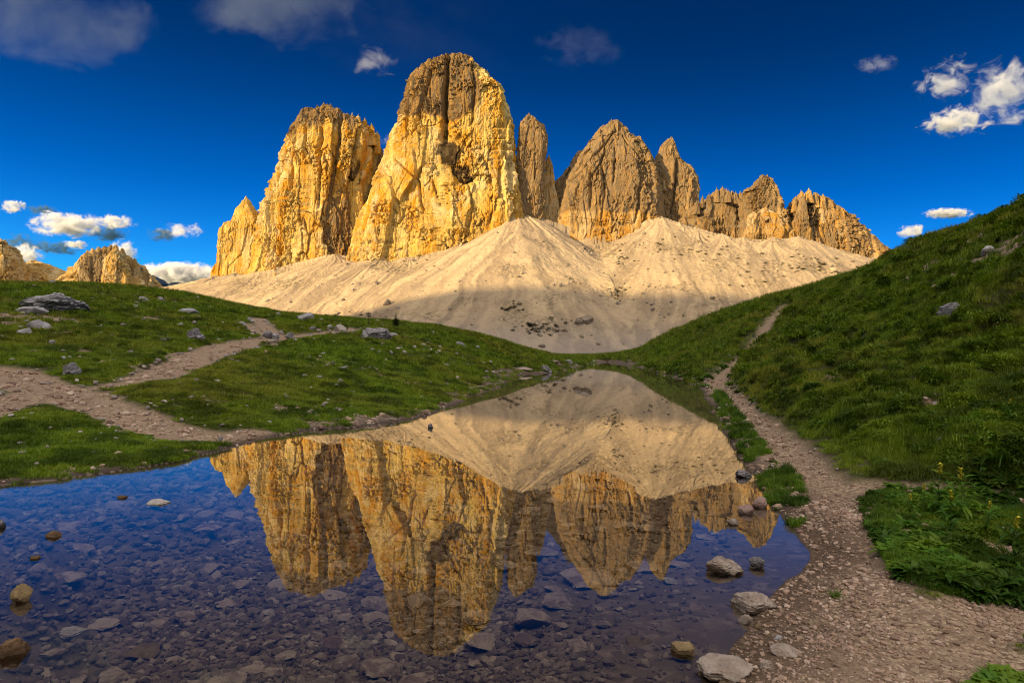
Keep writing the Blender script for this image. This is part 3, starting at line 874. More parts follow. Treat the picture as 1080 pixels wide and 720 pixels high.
# ------------------------------------------------------------------ scree slopes
APEX = [  # px, py, D, slope
    (205,298,1300,.34),(228,288,1270,.48),(250,285,1260,.5),(275,283,1240,.5),(300,284,1225,.5),(325,277,1215,.52),(352,264,1215,.55),(375,268,1190,.53),(400,269,1160,.53),(430,268,1145,.53),(455,266,1140,.54),(480,258,1145,.56),
    (505,248,1165,.56),(530,236,1190,.57),(550,220,1215,.60),(566,233,1215,.60),(585,246,1215,.60),(604,256,1215,.60),(628,262,1180,.56),(650,256,1180,.58),(668,247,1190,.6),(685,238,1200,.6),(700,225,1205,.62),(716,231,1190,.6),
    (735,240,1150,.6),(760,243,1130,.6),(785,247,1110,.6),(812,247,1105,.6),(838,245,1110,.62),(855,250,1100,.61),(880,258,1090,.6),(905,266,1075,.6),(935,271,1060,.6),(960,278,1050,.6),(1000,290,1040,.6),(1060,310,1040,.6)]
aps = np.array([list(at_depth(px, py, D)) + [s] for px, py, D, s in APEX])
saz = np.linspace(-0.62, 0.66, 1150)
sr = np.linspace(560, 1500, 560)
SA, SR = np.meshgrid(saz, sr)
SX, SY = np.sin(SA) * SR, np.cos(SA) * SR
wx = SX + 14 * fbm(SX / 90, SY / 90, .5, 201, 3)
wy = SY + 14 * fbm(SX / 90 + 9, SY / 90, .5, 203, 3)
SZ = np.full(SX.shape, -60.0)
az_f = np.zeros_like(SX)
best = np.full(SX.shape, -1e9)
for i, (ax, ay, az_, s) in enumerate(aps):
    dx, dy = wx - ax, wy - ay
    dd = np.hypot(dx, dy)
    back = dy > 0
    z = az_ - np.where(back, -.1, 1) * 0 - s * dd * np.where(back, .5, 1) + 1.5 * np.exp(-dd / 300) * vnoise(np.arctan2(dx, -dy) * 9 + i * 5, 0 * dx, 0 * dx, 300 + i)
    ang = np.arctan2(dx, -dy)
    az_f = np.where(z > best, ang * 20 + i * 13, az_f)
    best = np.maximum(best, z)
    SZ = np.logaddexp(SZ / 4.0, z / 4.0) * 4.0
SZ = SZ - 6
foot = 22 * np.exp(-np.clip(SZ, -40, None) / 30)
SZ = np.where(SZ > -30, SZ + 0 * foot, SZ)
gul = fbm(az_f * .33 + 1.2 * fbm(SX / 70, SY / 70, .5, 212, 3), SR / 200 + .8 * fbm(SX / 50, SY / 50, .5, 214, 3), .5, 211, 5, .62)
gul = gul * (.4 + 1.0 * sstep(fbm(SX / 120, SY / 120, .5, 216, 3), -.3, .3))
SZ = SZ + 2.0 * gul * sstep(SZ, 0, 60) + 1.2 * fbm(SX / 14, SY / 14, .5, 213, 4, .6) + .7 * (cells(SX / 6, SY / 6, 0 * SX, 215)[0] > .9)
patch = .7 * sstep(fbm(SX / 60, SY / 45, .5, 217, 4), .12, .35)
SZ_ = SZ
for _px, _py, _wx, _wy in [(385,332,34,8),(445,334,30,8),(575,345,40,14),(540,326,20,10),(653,268,18,30),(650,310,16,16),(790,285,50,26),(720,262,40,16),(860,280,34,16),(300,300,26,8),(250,298,26,6)]:
    _j = int(np.clip(np.searchsorted(saz, math.atan2(ray(_px, _py)[0], ray(_px, _py)[1])), 1, len(saz) - 1))
    _d = ray(_px, _py)
    _k = np.argmax(SZ[:, _j] >= CAM_H + _d[2] * sr / math.hypot(_d[0], _d[1]))
    _q = (SX[_k, _j], SY[_k, _j], SZ[_k, _j])
    patch = np.maximum(patch, np.exp(-((SX - _q[0]) / (_wx * _q[1] / F)) ** 2 - ((SZ - _q[2]) / (_wy * _q[1] / F)) ** 2) * 1.2 * sstep(fbm(SX / 22, SZ / 18, .5, 223, 4), -.45, .25))
patch = np.clip(patch, 0, 1)
SZ = SZ + patch * 1.5 * (vnoise(SX / 4, SY / 4, .5, 219))
gul = gul + .8 * fbm(az_f * 1.1 + .8 * fbm(SX / 40, SY / 40, .5, 225, 3), SR / 420, .5, 227, 4, .6)
m_scree, N = new_mat('limestone_scree')
P = wpos(N)
g_, pt = N.attr('m_gul'), N.attr('m_patch')
n1 = N.noise(P, 0.012, 5, .6)
n2 = N.noise(P, 0.12, 6, .7)
n3 = N.noise(P, 0.7, 5, .7)
c = N.mix(N.mr(g_, -.35, .4), (0.27, 0.20, 0.125), (0.50, 0.375, 0.22))
c = N.mix(N.mr(n1, .35, .65, 0, .5), c, (0.37, 0.28, 0.185))
c = N.mix(N.mr(n2, .5, .7, 0, .45), c, (0.23, 0.18, 0.12))
c = N.mix(N.mr(N.noise(P, 0.3, 6, .75), .54, .66, 0, .55), c, (0.24, 0.18, 0.115))
c = N.mix(N.mr(n3, .56, .66, 0, .7), c, (0.13, 0.105, 0.075))
c = N.mix(N.math('MULTIPLY', pt, N.mr(N.noise(P, 0.22, 6, .75), .42, .58, 0, .85)), c, (0.12, 0.092, 0.055))
c = N.mix(N.mr(N.n('ShaderNodeSeparateXYZ', {0: P}).outputs[2], 60, 0, 0, .55), c, N.mix(n2, (.17, .15, .145), (.36, .33, .31)))
finish(m_scree, N, c, 0.95, N.math('ADD', n3, N.math('MULTIPLY', n2, 2.0)), .8, 1.2, .1)
me = make_mesh('scree_slope', np.stack([SX, SY, SZ], -1).reshape(-1, 3), grid_faces(*SX.shape)[:, ::-1], m_scree, True, {'m_gul': gul, 'm_patch': patch})
tag(obj('scree_slope', me), 'pale scree fans sweeping down from the foot of the rock towers', 'scree slope', kind='structure')


def scree_z(px, py):
    """first point of the scree on a photo ray"""
    d = ray(px, py)
    best_ = None
    j = int(np.clip(np.searchsorted(saz, math.atan2(d[0], d[1])), 1, len(saz) - 1))
    rr = sr
    zr = CAM_H + d[2] * rr / math.hypot(d[0], d[1])
    k = np.argmax(SZ[:, j] >= zr)
    return np.array([SX[k, j], SY[k, j], SZ[k, j]])


# the ridge behind the camera that keeps the lake and the meadows in evening shade
wv = [(-1500,120),(-1170,150),(-1000,250),(-925,310),(-825,418),(-735,462),(-645,486),(-550,508),(-460,528),(-240,500),(0,500),(400,470),(900,420)]
us = np.linspace(-1500, 900, 260)
hz = np.interp(us, [a for a, _ in wv], [b for _, b in wv])
hz = hz + 10 * fbm(us / 60, 0 * us, 0 * us, 401, 4)
s2 = np.array([-math.sin(rad(SUN_AZ)), -math.cos(rad(SUN_AZ))])
n2_ = np.array([math.cos(rad(SUN_AZ)), -math.sin(rad(SUN_AZ))])
ts = np.linspace(-1, 1, 80)
UU, TT = np.meshgrid(us, ts)
prof = np.clip(1 - np.abs(TT), 0, 1) ** 1.1
RX = s2[0] * (900 + TT * 520) + n2_[0] * UU
RY = s2[1] * (900 + TT * 520) + n2_[1] * UU
RZ = hz[None, :] * prof + 12 * prof * fbm(RX / 60, RY / 60, .5, 403, 5) * (1 - prof) * 3 - 5
m_hill, N = new_mat('hill_turf')
finish(m_hill, N, N.mix(N.mr(N.noise(wpos(N), 0.02, 6, .65), .4, .6), (0.05, 0.07, 0.02), (0.28, 0.23, 0.17)), .95)
tag(obj('hill', make_mesh('hill', np.stack([RX, RY, RZ], -1).reshape(-1, 3), grid_faces(*RX.shape), m_hill)), 'long turf and rock ridge behind the lake that shades the meadows', 'hill', kind='structure')
# ================================================================== ROCKS
rng = np.random.default_rng(5)


def ico(sub):
    bm = bmesh.new()
    bmesh.ops.create_icosphere(bm, subdivisions=sub, radius=1.0)
    V = np.array([v.co[:] for v in bm.verts])
    Fc = np.array([[v.index for v in f.verts] for f in bm.faces])
    bm.free()
    return V, Fc


ICO = {k: ico(k) for k in (1, 2, 3, 5)}


def rock_verts(seed, sub=5, facets=16, flat=1.0, layered=0.0, rough=1.0):
    r = np.random.default_rng(seed)
    V, Fc = ICO[sub]
    V = V * (1 + .22 * fbm(V[:, 0] * 1.3, V[:, 1] * 1.3, V[:, 2] * 1.3 + seed, seed, 2))[:, None]
    for _ in range(facets):
        n = r.normal(size=3)
        n /= np.linalg.norm(n)
        h = r.uniform(.55, .88)
        d = V @ n - h
        V = V - np.clip(d, 0, None)[:, None] * n * .96
    if sub > 2:
        q = rough * (.09 * fbm(V[:, 0] * 3, V[:, 1] * 3, V[:, 2] * 3 + seed, seed + 3, 4, .6) + .05 * (cells(V[:, 0] * 3 + seed, V[:, 1] * 3, V[:, 2] * 4, seed)[0] - .5)
                    + .03 * fbm(V[:, 0] * 13, V[:, 1] * 13, V[:, 2] * 13 + seed, seed + 4, 3, .6))
        if layered:
            lz = V[:, 2] * 5 + .8 * fbm(V[:, 0] * 1.5, V[:, 1] * 1.5, V[:, 2] * 1.5, seed + 8, 2)
            q = q + layered * .10 * (np.minimum((lz - np.floor(lz)), (1 - lz + np.floor(lz)) * 4) - .4)
        V = V * (1 + q)[:, None]
    V[:, 2] *= flat
    ext = np.abs(V).max(0)
    return V / ext, Fc          # fills the box -1..1


def stone_mat(name, cols, streak=(0.05, 0.045, 0.04), scale=6.0, wetness=1.0, rough=.85, pale=None):
    m, N = new_mat(name)
    T = N.n('ShaderNodeTexCoord').outputs['Object']
    oi = N.n('ShaderNodeObjectInfo').outputs['Random']
    P = wpos(N)
    c = N.ramp(oi, [(i / max(1, len(cols) - 1), col) for i, col in enumerate(cols)])
    n1 = N.noise(P, scale, 6, .65)
    n2 = N.noise(P, scale * 5, 5, .7)
    c = N.mix(N.mr(n1, .35, .65, 0, .7), c, N.mix(1.0, c, (.52, .5, .5), 'MULTIPLY'))
    c = N.mix(N.mr(n2, .52, .7, 0, .6), c, streak)
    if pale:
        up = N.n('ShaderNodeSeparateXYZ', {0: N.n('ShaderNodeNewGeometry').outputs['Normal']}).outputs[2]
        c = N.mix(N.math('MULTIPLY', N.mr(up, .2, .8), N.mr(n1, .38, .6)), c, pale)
    wz_ = N.math('ADD', N.n('ShaderNodeSeparateXYZ', {0: P}).outputs[2], N.math('MULTIPLY', N.math('SUBTRACT', n1, .5), .05))
    c = N.mix(N.mr(wz_, .045, .02, 0, .6 * wetness), c, N.mix(1.0, c, (.35, .34, .32), 'MULTIPLY'))      # wet foot of stones at the waterline
    return finish(m, N, c, rough, N.math('ADD', n2, N.math('MULTIPLY', n1, 1.4)), .9, .12 / scale, .3)


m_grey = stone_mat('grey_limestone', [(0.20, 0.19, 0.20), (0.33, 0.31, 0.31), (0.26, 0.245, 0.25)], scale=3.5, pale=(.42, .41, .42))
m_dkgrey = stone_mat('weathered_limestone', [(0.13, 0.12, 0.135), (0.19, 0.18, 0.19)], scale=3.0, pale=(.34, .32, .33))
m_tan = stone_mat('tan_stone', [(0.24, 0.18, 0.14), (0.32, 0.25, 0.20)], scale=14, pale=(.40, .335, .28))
m_brown = stone_mat('brown_stone', [(0.20, 0.12, 0.06), (0.25, 0.16, 0.085)], streak=(.04, .03, .015), scale=18)
m_gold = stone_mat('ochre_stone', [(0.30, 0.21, 0.10), (0.36, 0.26, 0.13)], scale=18)
m_pink = stone_mat('pink_stone', [(0.36, 0.235, 0.205), (0.40, 0.27, 0.23)], scale=12)
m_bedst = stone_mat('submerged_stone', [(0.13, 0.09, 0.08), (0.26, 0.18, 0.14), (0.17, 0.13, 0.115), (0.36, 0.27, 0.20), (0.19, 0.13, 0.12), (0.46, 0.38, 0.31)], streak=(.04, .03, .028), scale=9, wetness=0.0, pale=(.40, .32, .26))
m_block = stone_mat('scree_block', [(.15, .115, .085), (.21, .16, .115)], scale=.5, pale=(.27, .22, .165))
m_bedpale = stone_mat('pale_submerged_stone', [(0.42, 0.37, 0.33), (0.50, 0.46, 0.42)], scale=12, wetness=0.0)

ROCKS = {}


def rock_mesh(kind, idx, mat):
    key = (kind, idx, mat.name)
    if key not in ROCKS:
        par = {'lump': dict(facets=14, rough=1.3), 'slab': dict(facets=20, rough=.8, flat=.6), 'layer': dict(facets=16, layered=.45, rough=1.3, flat=.8), 'block': dict(facets=9, rough=.6), 'crag': dict(facets=18, rough=2.6, layered=.35)}[kind]
        V, Fc = rock_verts(100 + idx * 13 + len(kind), **par)
        me = make_mesh('stone', V, Fc, mat, True)
        me.set_sharp_from_angle(angle=rad(28))
        ROCKS[key] = me
    return ROCKS[key]


def place_rock(px, py, w, h, label, kind='lump', mat=None, name='boulder', cat='boulder', group=None, under=False, rot=None, depth=None, sink=.22, tilt=0, P=None):
    """px, py: foot of the stone in the photo; w, h its size there in pixels"""
    if P is None:
        if under:
            p = at_z(px, py, -0.24)
            p[2] = ground_z(p[0], p[1])[0]
        else:
            p = hit(px, py)
            p[2] = ground_z(p[0], p[1])[0]
    else:
        p = P
    D = p[1]
    wm_, hm = w * D / F / 2, h * D / F / 2
    dm = wm_ * (depth or .8)
    i = int(rng.integers(0, 5))
    o = obj(name, rock_mesh(kind, i, mat or m_grey))
    z = p[2] + hm * (1 - 2 * sink)
    if under:
        z = min(z, -0.018 - hm)
    o.location = (p[0], p[1] + dm * .5, z)
    o.scale = (wm_, dm, hm / (1 - sink) if not under else hm)
    o.rotation_euler = (rad(rng.uniform(-4, 4)), rad(tilt), rad(rot if rot is not None else rng.uniform(-18, 18)))
    return tag(o, label, cat, group)


BOULDERS = [
    # left meadow
    (55,302,11,8,'small grey rock breaking the skyline above the long pale outcrop','lump',m_grey),
    (46,326,66,24,'long pale grey rock outcrop with upright ribs on the left meadow','crag',m_grey),
    (70,322,26,11,'small ribbed grey rock at the right end of the long outcrop','crag',m_grey),
    (24,352,20,9,'flat grey rock lowest in the gravel chute','slab',m_grey),
    (30,332,30,13,'pale rounded slab just below the long rock outcrop','slab',m_grey),
    (38,347,25,14,'low grey rock in the gravel chute below the outcrop','layer',m_grey),
    (150,318,14,8,'pale grey boulder left of its smaller twin near the meadow skyline','lump',m_grey),
    (169,317,7,5,'small pale stone right of a bigger boulder near the meadow skyline','lump',m_grey),
    (195,333,22,8,'flat white slab lying in turf on the upper left meadow','slab',m_grey),
    (205,360,19,16,'lumpy grey boulder above the bend of the pale meadow path','crag',m_dkgrey),
    (54,363,7,8,'small upright grey stone high in a string of stones on the left slope','lump',m_grey),
    (59,376,5,6,'little grey stone midway down the string of stones','lump',m_grey),
    (66,384,7,7,'white stone touching the dark broken boulder from above left','block',m_grey),
    (73,380,5,5,'tiny white stone above the dark broken boulder','block',m_grey),
    (74,397,21,16,'dark broken boulder with white flecks beside the left path','crag',m_dkgrey),
    (47,403,12,4,'thin flat stone lying at the edge of the left path','slab',m_tan),
    (322,340,24,12,'long slanting grey rock on the skyline left of the signpost','layer',m_grey),
    (293,336,7,6,'small round stone on the skyline above the forked track','lump',m_grey),
    (263,340,8,5,'small dark stone left of the upper track','lump',m_dkgrey),
    (255,343,9,5,'low flat stone farthest left beside the upper track','slab',m_grey),
    (281,356,11,9,'dark grey boulder at the foot of the upper track','lump',m_dkgrey),
    (290,357,10,9,'lighter grey boulder close against the dark one at the track foot','crag',m_grey),
    (305,356,10,8,'rounded bluish grey boulder just right of the track foot','lump',m_dkgrey),
    (329,349,8,6,'small grey boulder above the end of the meadow path','lump',m_dkgrey),
    (347,346,8,6,'small pale boulder left of the bright white one','lump',m_grey),
    (358,349,14,9,'bright white boulder at the end of the meadow path','block',m_bedpale),
    (397,364,36,22,'largest dark boulder of the left meadow, below the signpost','crag',m_dkgrey),
    (384,364,8,12,'upright pale stone leaning on the largest dark boulder','block',m_grey),
    (411,356,20,8,'flat grey slab reaching right behind the largest dark boulder','slab',m_grey),
    (363,394,12,8,'lone oval grey boulder in the middle of the left meadow','lump',m_grey),
    (336,403,8,5,'small grey stone left below the lone oval boulder','lump',m_grey),
    (238,377,5,4,'small grey stone in flowers right of the meadow path','lump',m_grey),
    (399,377,4,4,'tiny pale stone below the largest dark boulder','block',m_grey),
    (412,378,4,5,'tiny grey stone right below the largest dark boulder','block',m_grey),
    (485,368,14,7,'grey slab on the meadow spur nearest the scree','slab',m_dkgrey),
    (502,369,8,5,'small pale rock at the tip of the meadow spur','lump',m_grey),
    (454,451,6,5,'small dark stone standing in the lake off the left bank','lump',m_dkgrey),
    (575,392,15,9,'blue grey boulder on the headland at the far shore','crag',m_dkgrey),
    (553,391,20,4,'long thin pale slab at the left end of the headland rocks','slab',m_tan),
    (583,385,18,5,'slanting pale slab above the headland boulder','slab',m_tan),
    (599,385,14,6,'pale rock at the right end of the headland rocks','layer',m_grey),
    (587,395,10,4,'low tan slab at the waterline of the headland','slab',m_tan),
    (626,382,6,3,'small white stone at the far tip of the lake','block',m_bedpale),
    # right shore and hill
    (745,428,11,3,'thin flat stone on the right shore below the path bend','slab',m_tan),
    (969,262,10,17,'pointed grey rock standing on the right hill skyline','crag',m_dkgrey),
    (958,268,12,7,'low broken rock just left of the pointed skyline rock','crag',m_dkgrey),
    (1043,281,15,9,'pale angular boulder in the upper gravel band of the right hill','block',m_grey),
    (1075,268,12,8,'grey boulder at the right end of the upper gravel band','block',m_grey),
    (947,272,15,6,'long pale slab left in the upper gravel band','slab',m_tan),
    (946,290,10,5,'small tan slab under the upper gravel band','slab',m_tan),
    (990,283,12,5,'flat white slab in the gravel band left of the pale angular boulder','slab',m_grey),
    (1016,285,10,5,'small angular stone under the pale angular boulder','block',m_tan),
    (1062,286,14,5,'long tan slab right of the pale angular boulder','slab',m_tan),
    (925,283,9,4,'lowest left slab of the upper gravel band','slab',m_tan),
    (1008,352,34,21,'large dark layered boulder half buried in the right slope','layer',m_dkgrey),
    (991,363,8,5,'small white stone below the large layered boulder','block',m_grey),
    (1036,366,11,8,'dark grey rock to the right below the layered boulder','crag',m_dkgrey),
    (835,375,14,8,'pinkish white boulder alone in turf right of the climbing path','lump',m_pink),
    (951,356,5,4,'tiny white stone left of the large layered boulder','block',m_grey),
    (1029,387,6,6,'small upright tan stone in grass below the dark grey rock','lump',m_tan),
    (924,421,13,6,'pale slab in the worn patch halfway up the right bank','slab',m_tan),
    (781,405,6,3,'small pale stone where the path starts to climb','block',m_tan),
    (1043,416,7,4,'small white stone high in the right hand turf','block',m_grey),
    (1022,453,7,5,'small tan stone in the stony gap of the right bank','lump',m_tan),
    (992,478,7,6,'white stone above the tall yellow flowered plants','block',m_grey),
    (860,473,5,3,'small flat stone at the edge of the shore path','slab',m_tan),
    # stones along the right shore, near
    (784,503,23,14,'dark stone with a white cap standing in the water by the grass strip','lump',m_dkgrey),
    (788,541,20,17,'pink boulder at the water edge, left of a touching twin','block',m_pink),
    (802,535,18,18,'pink boulder at the water edge, right of a touching twin','block',m_pink),
    (775,553,18,11,'small dark stone with tan top in the water below the pink boulders','lump',m_tan),
    (766,604,46,24,'layered brown rock rising from the water near the gravel shore','layer',m_tan),
    (799,598,20,18,'dark squat rock right behind the layered brown rock','crag',m_dkgrey),
    (797,645,62,30,'largest pale slab on the near gravel shore','layer',m_tan),
    (787,657,23,15,'small tan stone leaning under the largest pale slab','block',m_tan),
    (800,664,9,7,'little tan pebble stone below the largest pale slab','lump',m_gold),
    (821,676,12,7,'white stone between the pale slab and the long shore ledge','block',m_grey),
    (723,688,33,21,'rounded ochre stone breaking the water off the near shore','lump',m_gold),
    (773,714,78,26,'long pale ledge of rock at the bottom edge of the shore','layer',m_tan),
    (832,692,40,14,'flat pale continuation of the long shore ledge in the gravel','slab',m_tan),
    (811,706,20,12,'small broken grey rock against the long shore ledge','crag',m_tan),
    (850,662,8,4,'small stone alone on the dark gravel','slab',m_tan),
    # stones breaking the surface at the left
    (6,692,40,32,'brown split rock cut by the left edge of the view','layer',m_brown),
    (20,634,23,19,'small ochre stone above the brown split rock','lump',m_gold),
    (36,589,11,6,'little rusty stone in the water, lower of two','lump',m_brown),
    (55,566,17,9,'little rusty stone in the water, upper of two','lump',m_brown),
    (163,531,24,5,'thin white stone just breaking the blue water','slab',m_bedpale),
    (127,525,11,4,'thin reddish stone just breaking the blue water','slab',m_brown),
    (-2,556,10,13,'dark stone in the water at the left edge','lump',m_dkgrey),
]
for px, py, w_, h_, lab, kd, mt in BOULDERS:
    nm = 'boulder' if max(w_, h_) > 7 and kd != 'slab' else ('rock_slab' if kd == 'slab' else 'stone')
    if (px, py) in ((55, 566), (36, 589), (163, 531), (127, 525), (-2, 556)):
        q_ = at_z(px, py, 0)
        q_[2] = -h_ * q_[1] / F * .25
        place_rock(px, py, w_, h_, lab, kd, mt, nm, {'boulder': 'boulder', 'rock_slab': 'slab', 'stone': 'stone'}[nm], P=q_, sink=.3)
        continue
    nwater = (px, py) in ((454, 451), (784, 503), (775, 553), (766, 604), (723, 688), (8, 694), (20, 634), (36, 589), (55, 566), (163, 531), (127, 525), (-2, 556), (788, 541), (799, 598), (802, 535))
    P_ = None
    if nwater:
        P_ = at_z(px, py, 0)
        dep = -ground_z(P_[0], P_[1])[0]
        hm = h_ * P_[1] / F / 2
        P_[2] = -dep * .5
        h_ = h_ + dep * .5 * F / P_[1]
    sh_ = .86 if (py > 480 and px > 500) else 1.0
    place_rock(px, py, w_ * sh_, h_ * sh_ * (.8 if sh_ < 1 else 1), lab, kd, mt, nm, {'boulder': 'boulder', 'rock_slab': 'slab', 'stone': 'stone'}[nm], P=P_, sink=.16 if nwater else (.34 if py > 480 and px > 500 else .24))
# row of stones on the far right shore
for px, py, w_ in [(697,391,4),(703,391,5),(709,393,4),(714,394,5),(719,396,6),(725,398,5),(731,400,7),(736,402,4)]:
    place_rock(px, py, w_, w_ * .6, 'small pale stone in the row along the far right shore', 'block', m_tan, 'stone', 'stone', 'stones in a row along the far right shore')

# single stones under water that can be told apart
SUNK = [
    (15,550,24,11,'white flat stone under the blue water at the far left','slab',m_bedpale),
    (145,655,42,20,'tan wedge shaped stone under water in the left foreground','block',m_gold),
    (158,706,38,26,'whitish block under water near the bottom left','block',m_bedpale),
    (237,696,48,32,'big purple brown boulder under water left of the pale slabs','lump',m_bedst),
    (68,668,30,18,'pale cracked stone under water right of the brown split rock','crag',m_bedpale),
    (350,655,34,22,'pinkish brown slab under water below the left tower reflection','slab',m_pink),
    (330,706,48,22,'long tan slab under water at the bottom of the view','layer',m_tan),
    (558,684,50,32,'purple boulder with pale edges under the tallest tower reflection','block',m_bedst),
    (590,664,38,18,'smooth brown slab right of the purple boulder','slab',m_bedst),
    (675,716,46,24,'mossy brown boulder under water at the bottom, right of centre','lump',m_gold),
    (706,642,22,12,'pale stone under water left of the largest shore slab','lump',m_bedpale),
    (730,644,18,9,'flat brown stone under water next to the pale one','slab',m_bedst),
    (640,655,24,16,'dark squarish stone under water below the pyramid reflection','block',m_bedst),
    (680,625,40,18,'broad flat slab under water at the tip of the spire reflection','slab',m_bedst),
    (620,640,60,24,'wide dark purple slab under water between the reflections','slab',m_bedst),
    (283,613,18,9,'pale flat stone under blue water left of the tower reflection','slab',m_bedpale),
    (60,610,46,16,'wide dark slab under water in the left blue reflection','slab',m_bedst),
    (105,628,34,14,'purple slab under water above the tan wedge stone','slab',m_bedst)]
for px, py, w_, h_, lab, kd, mt in SUNK:
    place_rock(px, py, w_, h_ * .6, lab, kd, mt, 'submerged_stone', 'stone', under=True, depth=1.0)
# the rest of the larger stones on the bed
taken = [(a, b, c_) for a, b, c_, *_ in SUNK]
cnt = 0
tries = 0
while cnt < 235 and tries < 6000:
    tries += 1
    px, py = rng.uniform(-20, 790), 560 + 165 * rng.uniform(0, 1) ** .8
    py = py if rng.random() > .25 else rng.uniform(515, 580)
    w_ = (11 + 50 * rng.random() ** 1.9) * (py - 380) / 300
    q = at_z(px, py, -.24)
    if poly_sd(np.array([q[0]]), np.array([q[1]]), shore)[0] > -.25 - (.5 if px > 560 else 0):
        continue
    if any(abs(px - a) < .42 * (w_ + c_) and abs(py - b) < .26 * (w_ + c_) for a, b, c_ in taken):
        continue
    taken.append((px, py, w_))
    far_ = py < 570
    place_rock(px, py, w_, w_ * rng.uniform(.22, .42), 'dark stone among many lying on the lake bed', ('slab', 'block', 'lump', 'layer', 'slab')[cnt % 5],
               m_bedst, 'submerged_stone', 'stone', 'larger stones lying on the lake bed', under=True, depth=rng.uniform(.7, 1.1), rot=rng.uniform(0, 360), tilt=rng.uniform(-9, 9))
    cnt += 1


def merged_rocks(name, P, Sz, mat, label, cat, seed, nv=12, flat=(.35, .8), sub=2, kind='stuff'):
    """many small stones nobody could count, as one mesh"""
    r = np.random.default_rng(seed)
    base = [rock_verts(seed * 31 + i, sub, 9)[0] for i in range(nv)]
    Fb = ICO[sub][1]
    n = len(P)
    bi = r.integers(0, nv, n)
    B = np.stack(base)[bi]                                 # n, v, 3
    a = r.uniform(0, 2 * math.pi, n)
    sx, sy, sz = Sz * r.uniform(.7, 1.25, n), Sz * r.uniform(.6, 1.0, n), Sz * r.uniform(flat[0], flat[1], n)
    x, y, z = B[..., 0] * sx[:, None], B[..., 1] * sy[:, None], B[..., 2] * sz[:, None]
    t = r.uniform(-.35, .35, n)[:, None]
    x, z = x * np.cos(t) - z * np.sin(t), x * np.sin(t) + z * np.cos(t)
    X = x * np.cos(a)[:, None] - y * np.sin(a)[:, None] + P[:, 0:1]
    Y = x * np.sin(a)[:, None] + y * np.cos(a)[:, None] + P[:, 1:2]
    Z = z + P[:, 2:3] + sz[:, None] * .35
    V = np.stack([X, Y, Z], -1).reshape(-1, 3)
    Fc = (Fb[None] + (np.arange(n) * B.shape[1])[:, None, None]).reshape(-1, 3)
    me = make_mesh(name, V, Fc, mat, False, {'m_rand': np.repeat(r.random(n), B.shape[1])})
    return tag(obj(name, me), label, cat, kind=kind)


def pebble_mat(name, cols):
    m, N = new_mat(name)
    c = N.ramp(N.attr('m_rand'), [(i / (len(cols) - 1), col) for i, col in enumerate(cols)])
    n = N.noise(wpos(N), 25, 4, .7)
    c = N.mix(N.mr(n, .4, .7, 0, .5), c, N.mix(1.0, c, (.45, .43, .42), 'MULTIPLY'))
    return finish(m, N, c, .85, n, .7, .01)


m_bedpeb = pebble_mat('bed_pebbles', [(.09, .068, .062), (.19, .145, .115), (.12, .09, .082), (.32, .255, .20), (.15, .115, .10), (.42, .35, .29)])
m_peb = pebble_mat('path_gravel', [(.24, .16, .11), (.42, .29, .21), (.31, .215, .155), (.58, .45, .35), (.36, .25, .185), (.21, .14, .10), (.50, .36, .26)])
m_white = pebble_mat('meadow_stones', [(.20, .165, .14), (.44, .39, .34), (.30, .27, .26), (.16, .13, .11), (.52, .46, .40), (.24, .21, .20)])
m_scst = pebble_mat('scree_blocks', [(.22, .18, .13), (.34, .28, .2), (.14, .11, .085), (.4, .34, .26)])


def sample_px(n, x0, x1, D0, D1, seed, pw=1.0):
    """points spread evenly over azimuth and log distance"""
    r = np.random.default_rng(seed)
    a0, a1 = math.atan((x0 - 540) / F), math.atan((x1 - 540) / F)
    a = r.uniform(a0, a1, n)
    l = np.log(D0) + (np.log(D1) - np.log(D0)) * r.uniform(0, 1, n) ** pw
    return np.sin(a) * np.exp(l), np.cos(a) * np.exp(l), r


x, y, r = sample_px(34000, -60, 860, 2.9, 14, 11, .9)
sd = gsample(SD, x, y)
k = (sd < -.04)
x, y = x[k], y[k]
sz = .011 + .034 * r.random(len(x)) ** 2.4
sz = sz * np.clip(np.hypot(x, y) / 4.5, .8, 2.4)
rightmud = sstep(x + .06 * y, .1, .9)
kk = r.random(len(x)) > .78 * rightmud
x, y, sz = x[kk], y[kk], sz[kk]
z = ground_z(x, y)
kk = z < -.012 - sz * .9
x, y, z, sz = x[kk], y[kk], z[kk], sz[kk]
merged_rocks('lake_bed_rubble', np.stack([x, y, z], -1), sz, m_bedpeb, 'small dark rubble covering the lake bed between the bigger stones', 'rubble', 12)

x, y, r = sample_px(120000, -80, 1180, 2.8, 45, 13, 1.15)
pa, sd, ba = gsample(pall, x, y), gsample(SD, x, y), gsample(np.maximum(bare * .7, shore_gravel * .6), x, y)
pr = np.where(pa < .03, .42, ba * .42)
coarse = sstep(fbm(x / .5, y / .5, .5, 515, 3), -.1, .3)
k = (sd > .02) & (r.random(len(x)) < pr * (.45 + .8 * coarse))
x, y = x[k], y[k]
sz = (.007 + .022 * r.random(len(x)) ** 3.5) * np.clip(np.hypot(x, y) / 4.5, .8, 4)
x2, y2, r = sample_px(60000, 640, 1150, 2.75, 8, 15, 1.0)
k = (gsample(pall, x2, y2) < .06) & (gsample(SD, x2, y2) > .03) & (r.random(len(x2)) < .12 + .7 * sstep(fbm(x2 / .5, y2 / .5, .5, 515, 4), -.25, .4) * (gsample(wetm, x2, y2) < .8))
x2, y2 = x2[k], y2[k]
s2_ = (.0055 + .016 * r.random(len(x2)) ** 4) * np.clip(np.hypot(x2, y2) / 4.5, .75, 3)
x, y, sz = np.concatenate([x, x2]), np.concatenate([y, y2]), np.concatenate([sz, s2_])
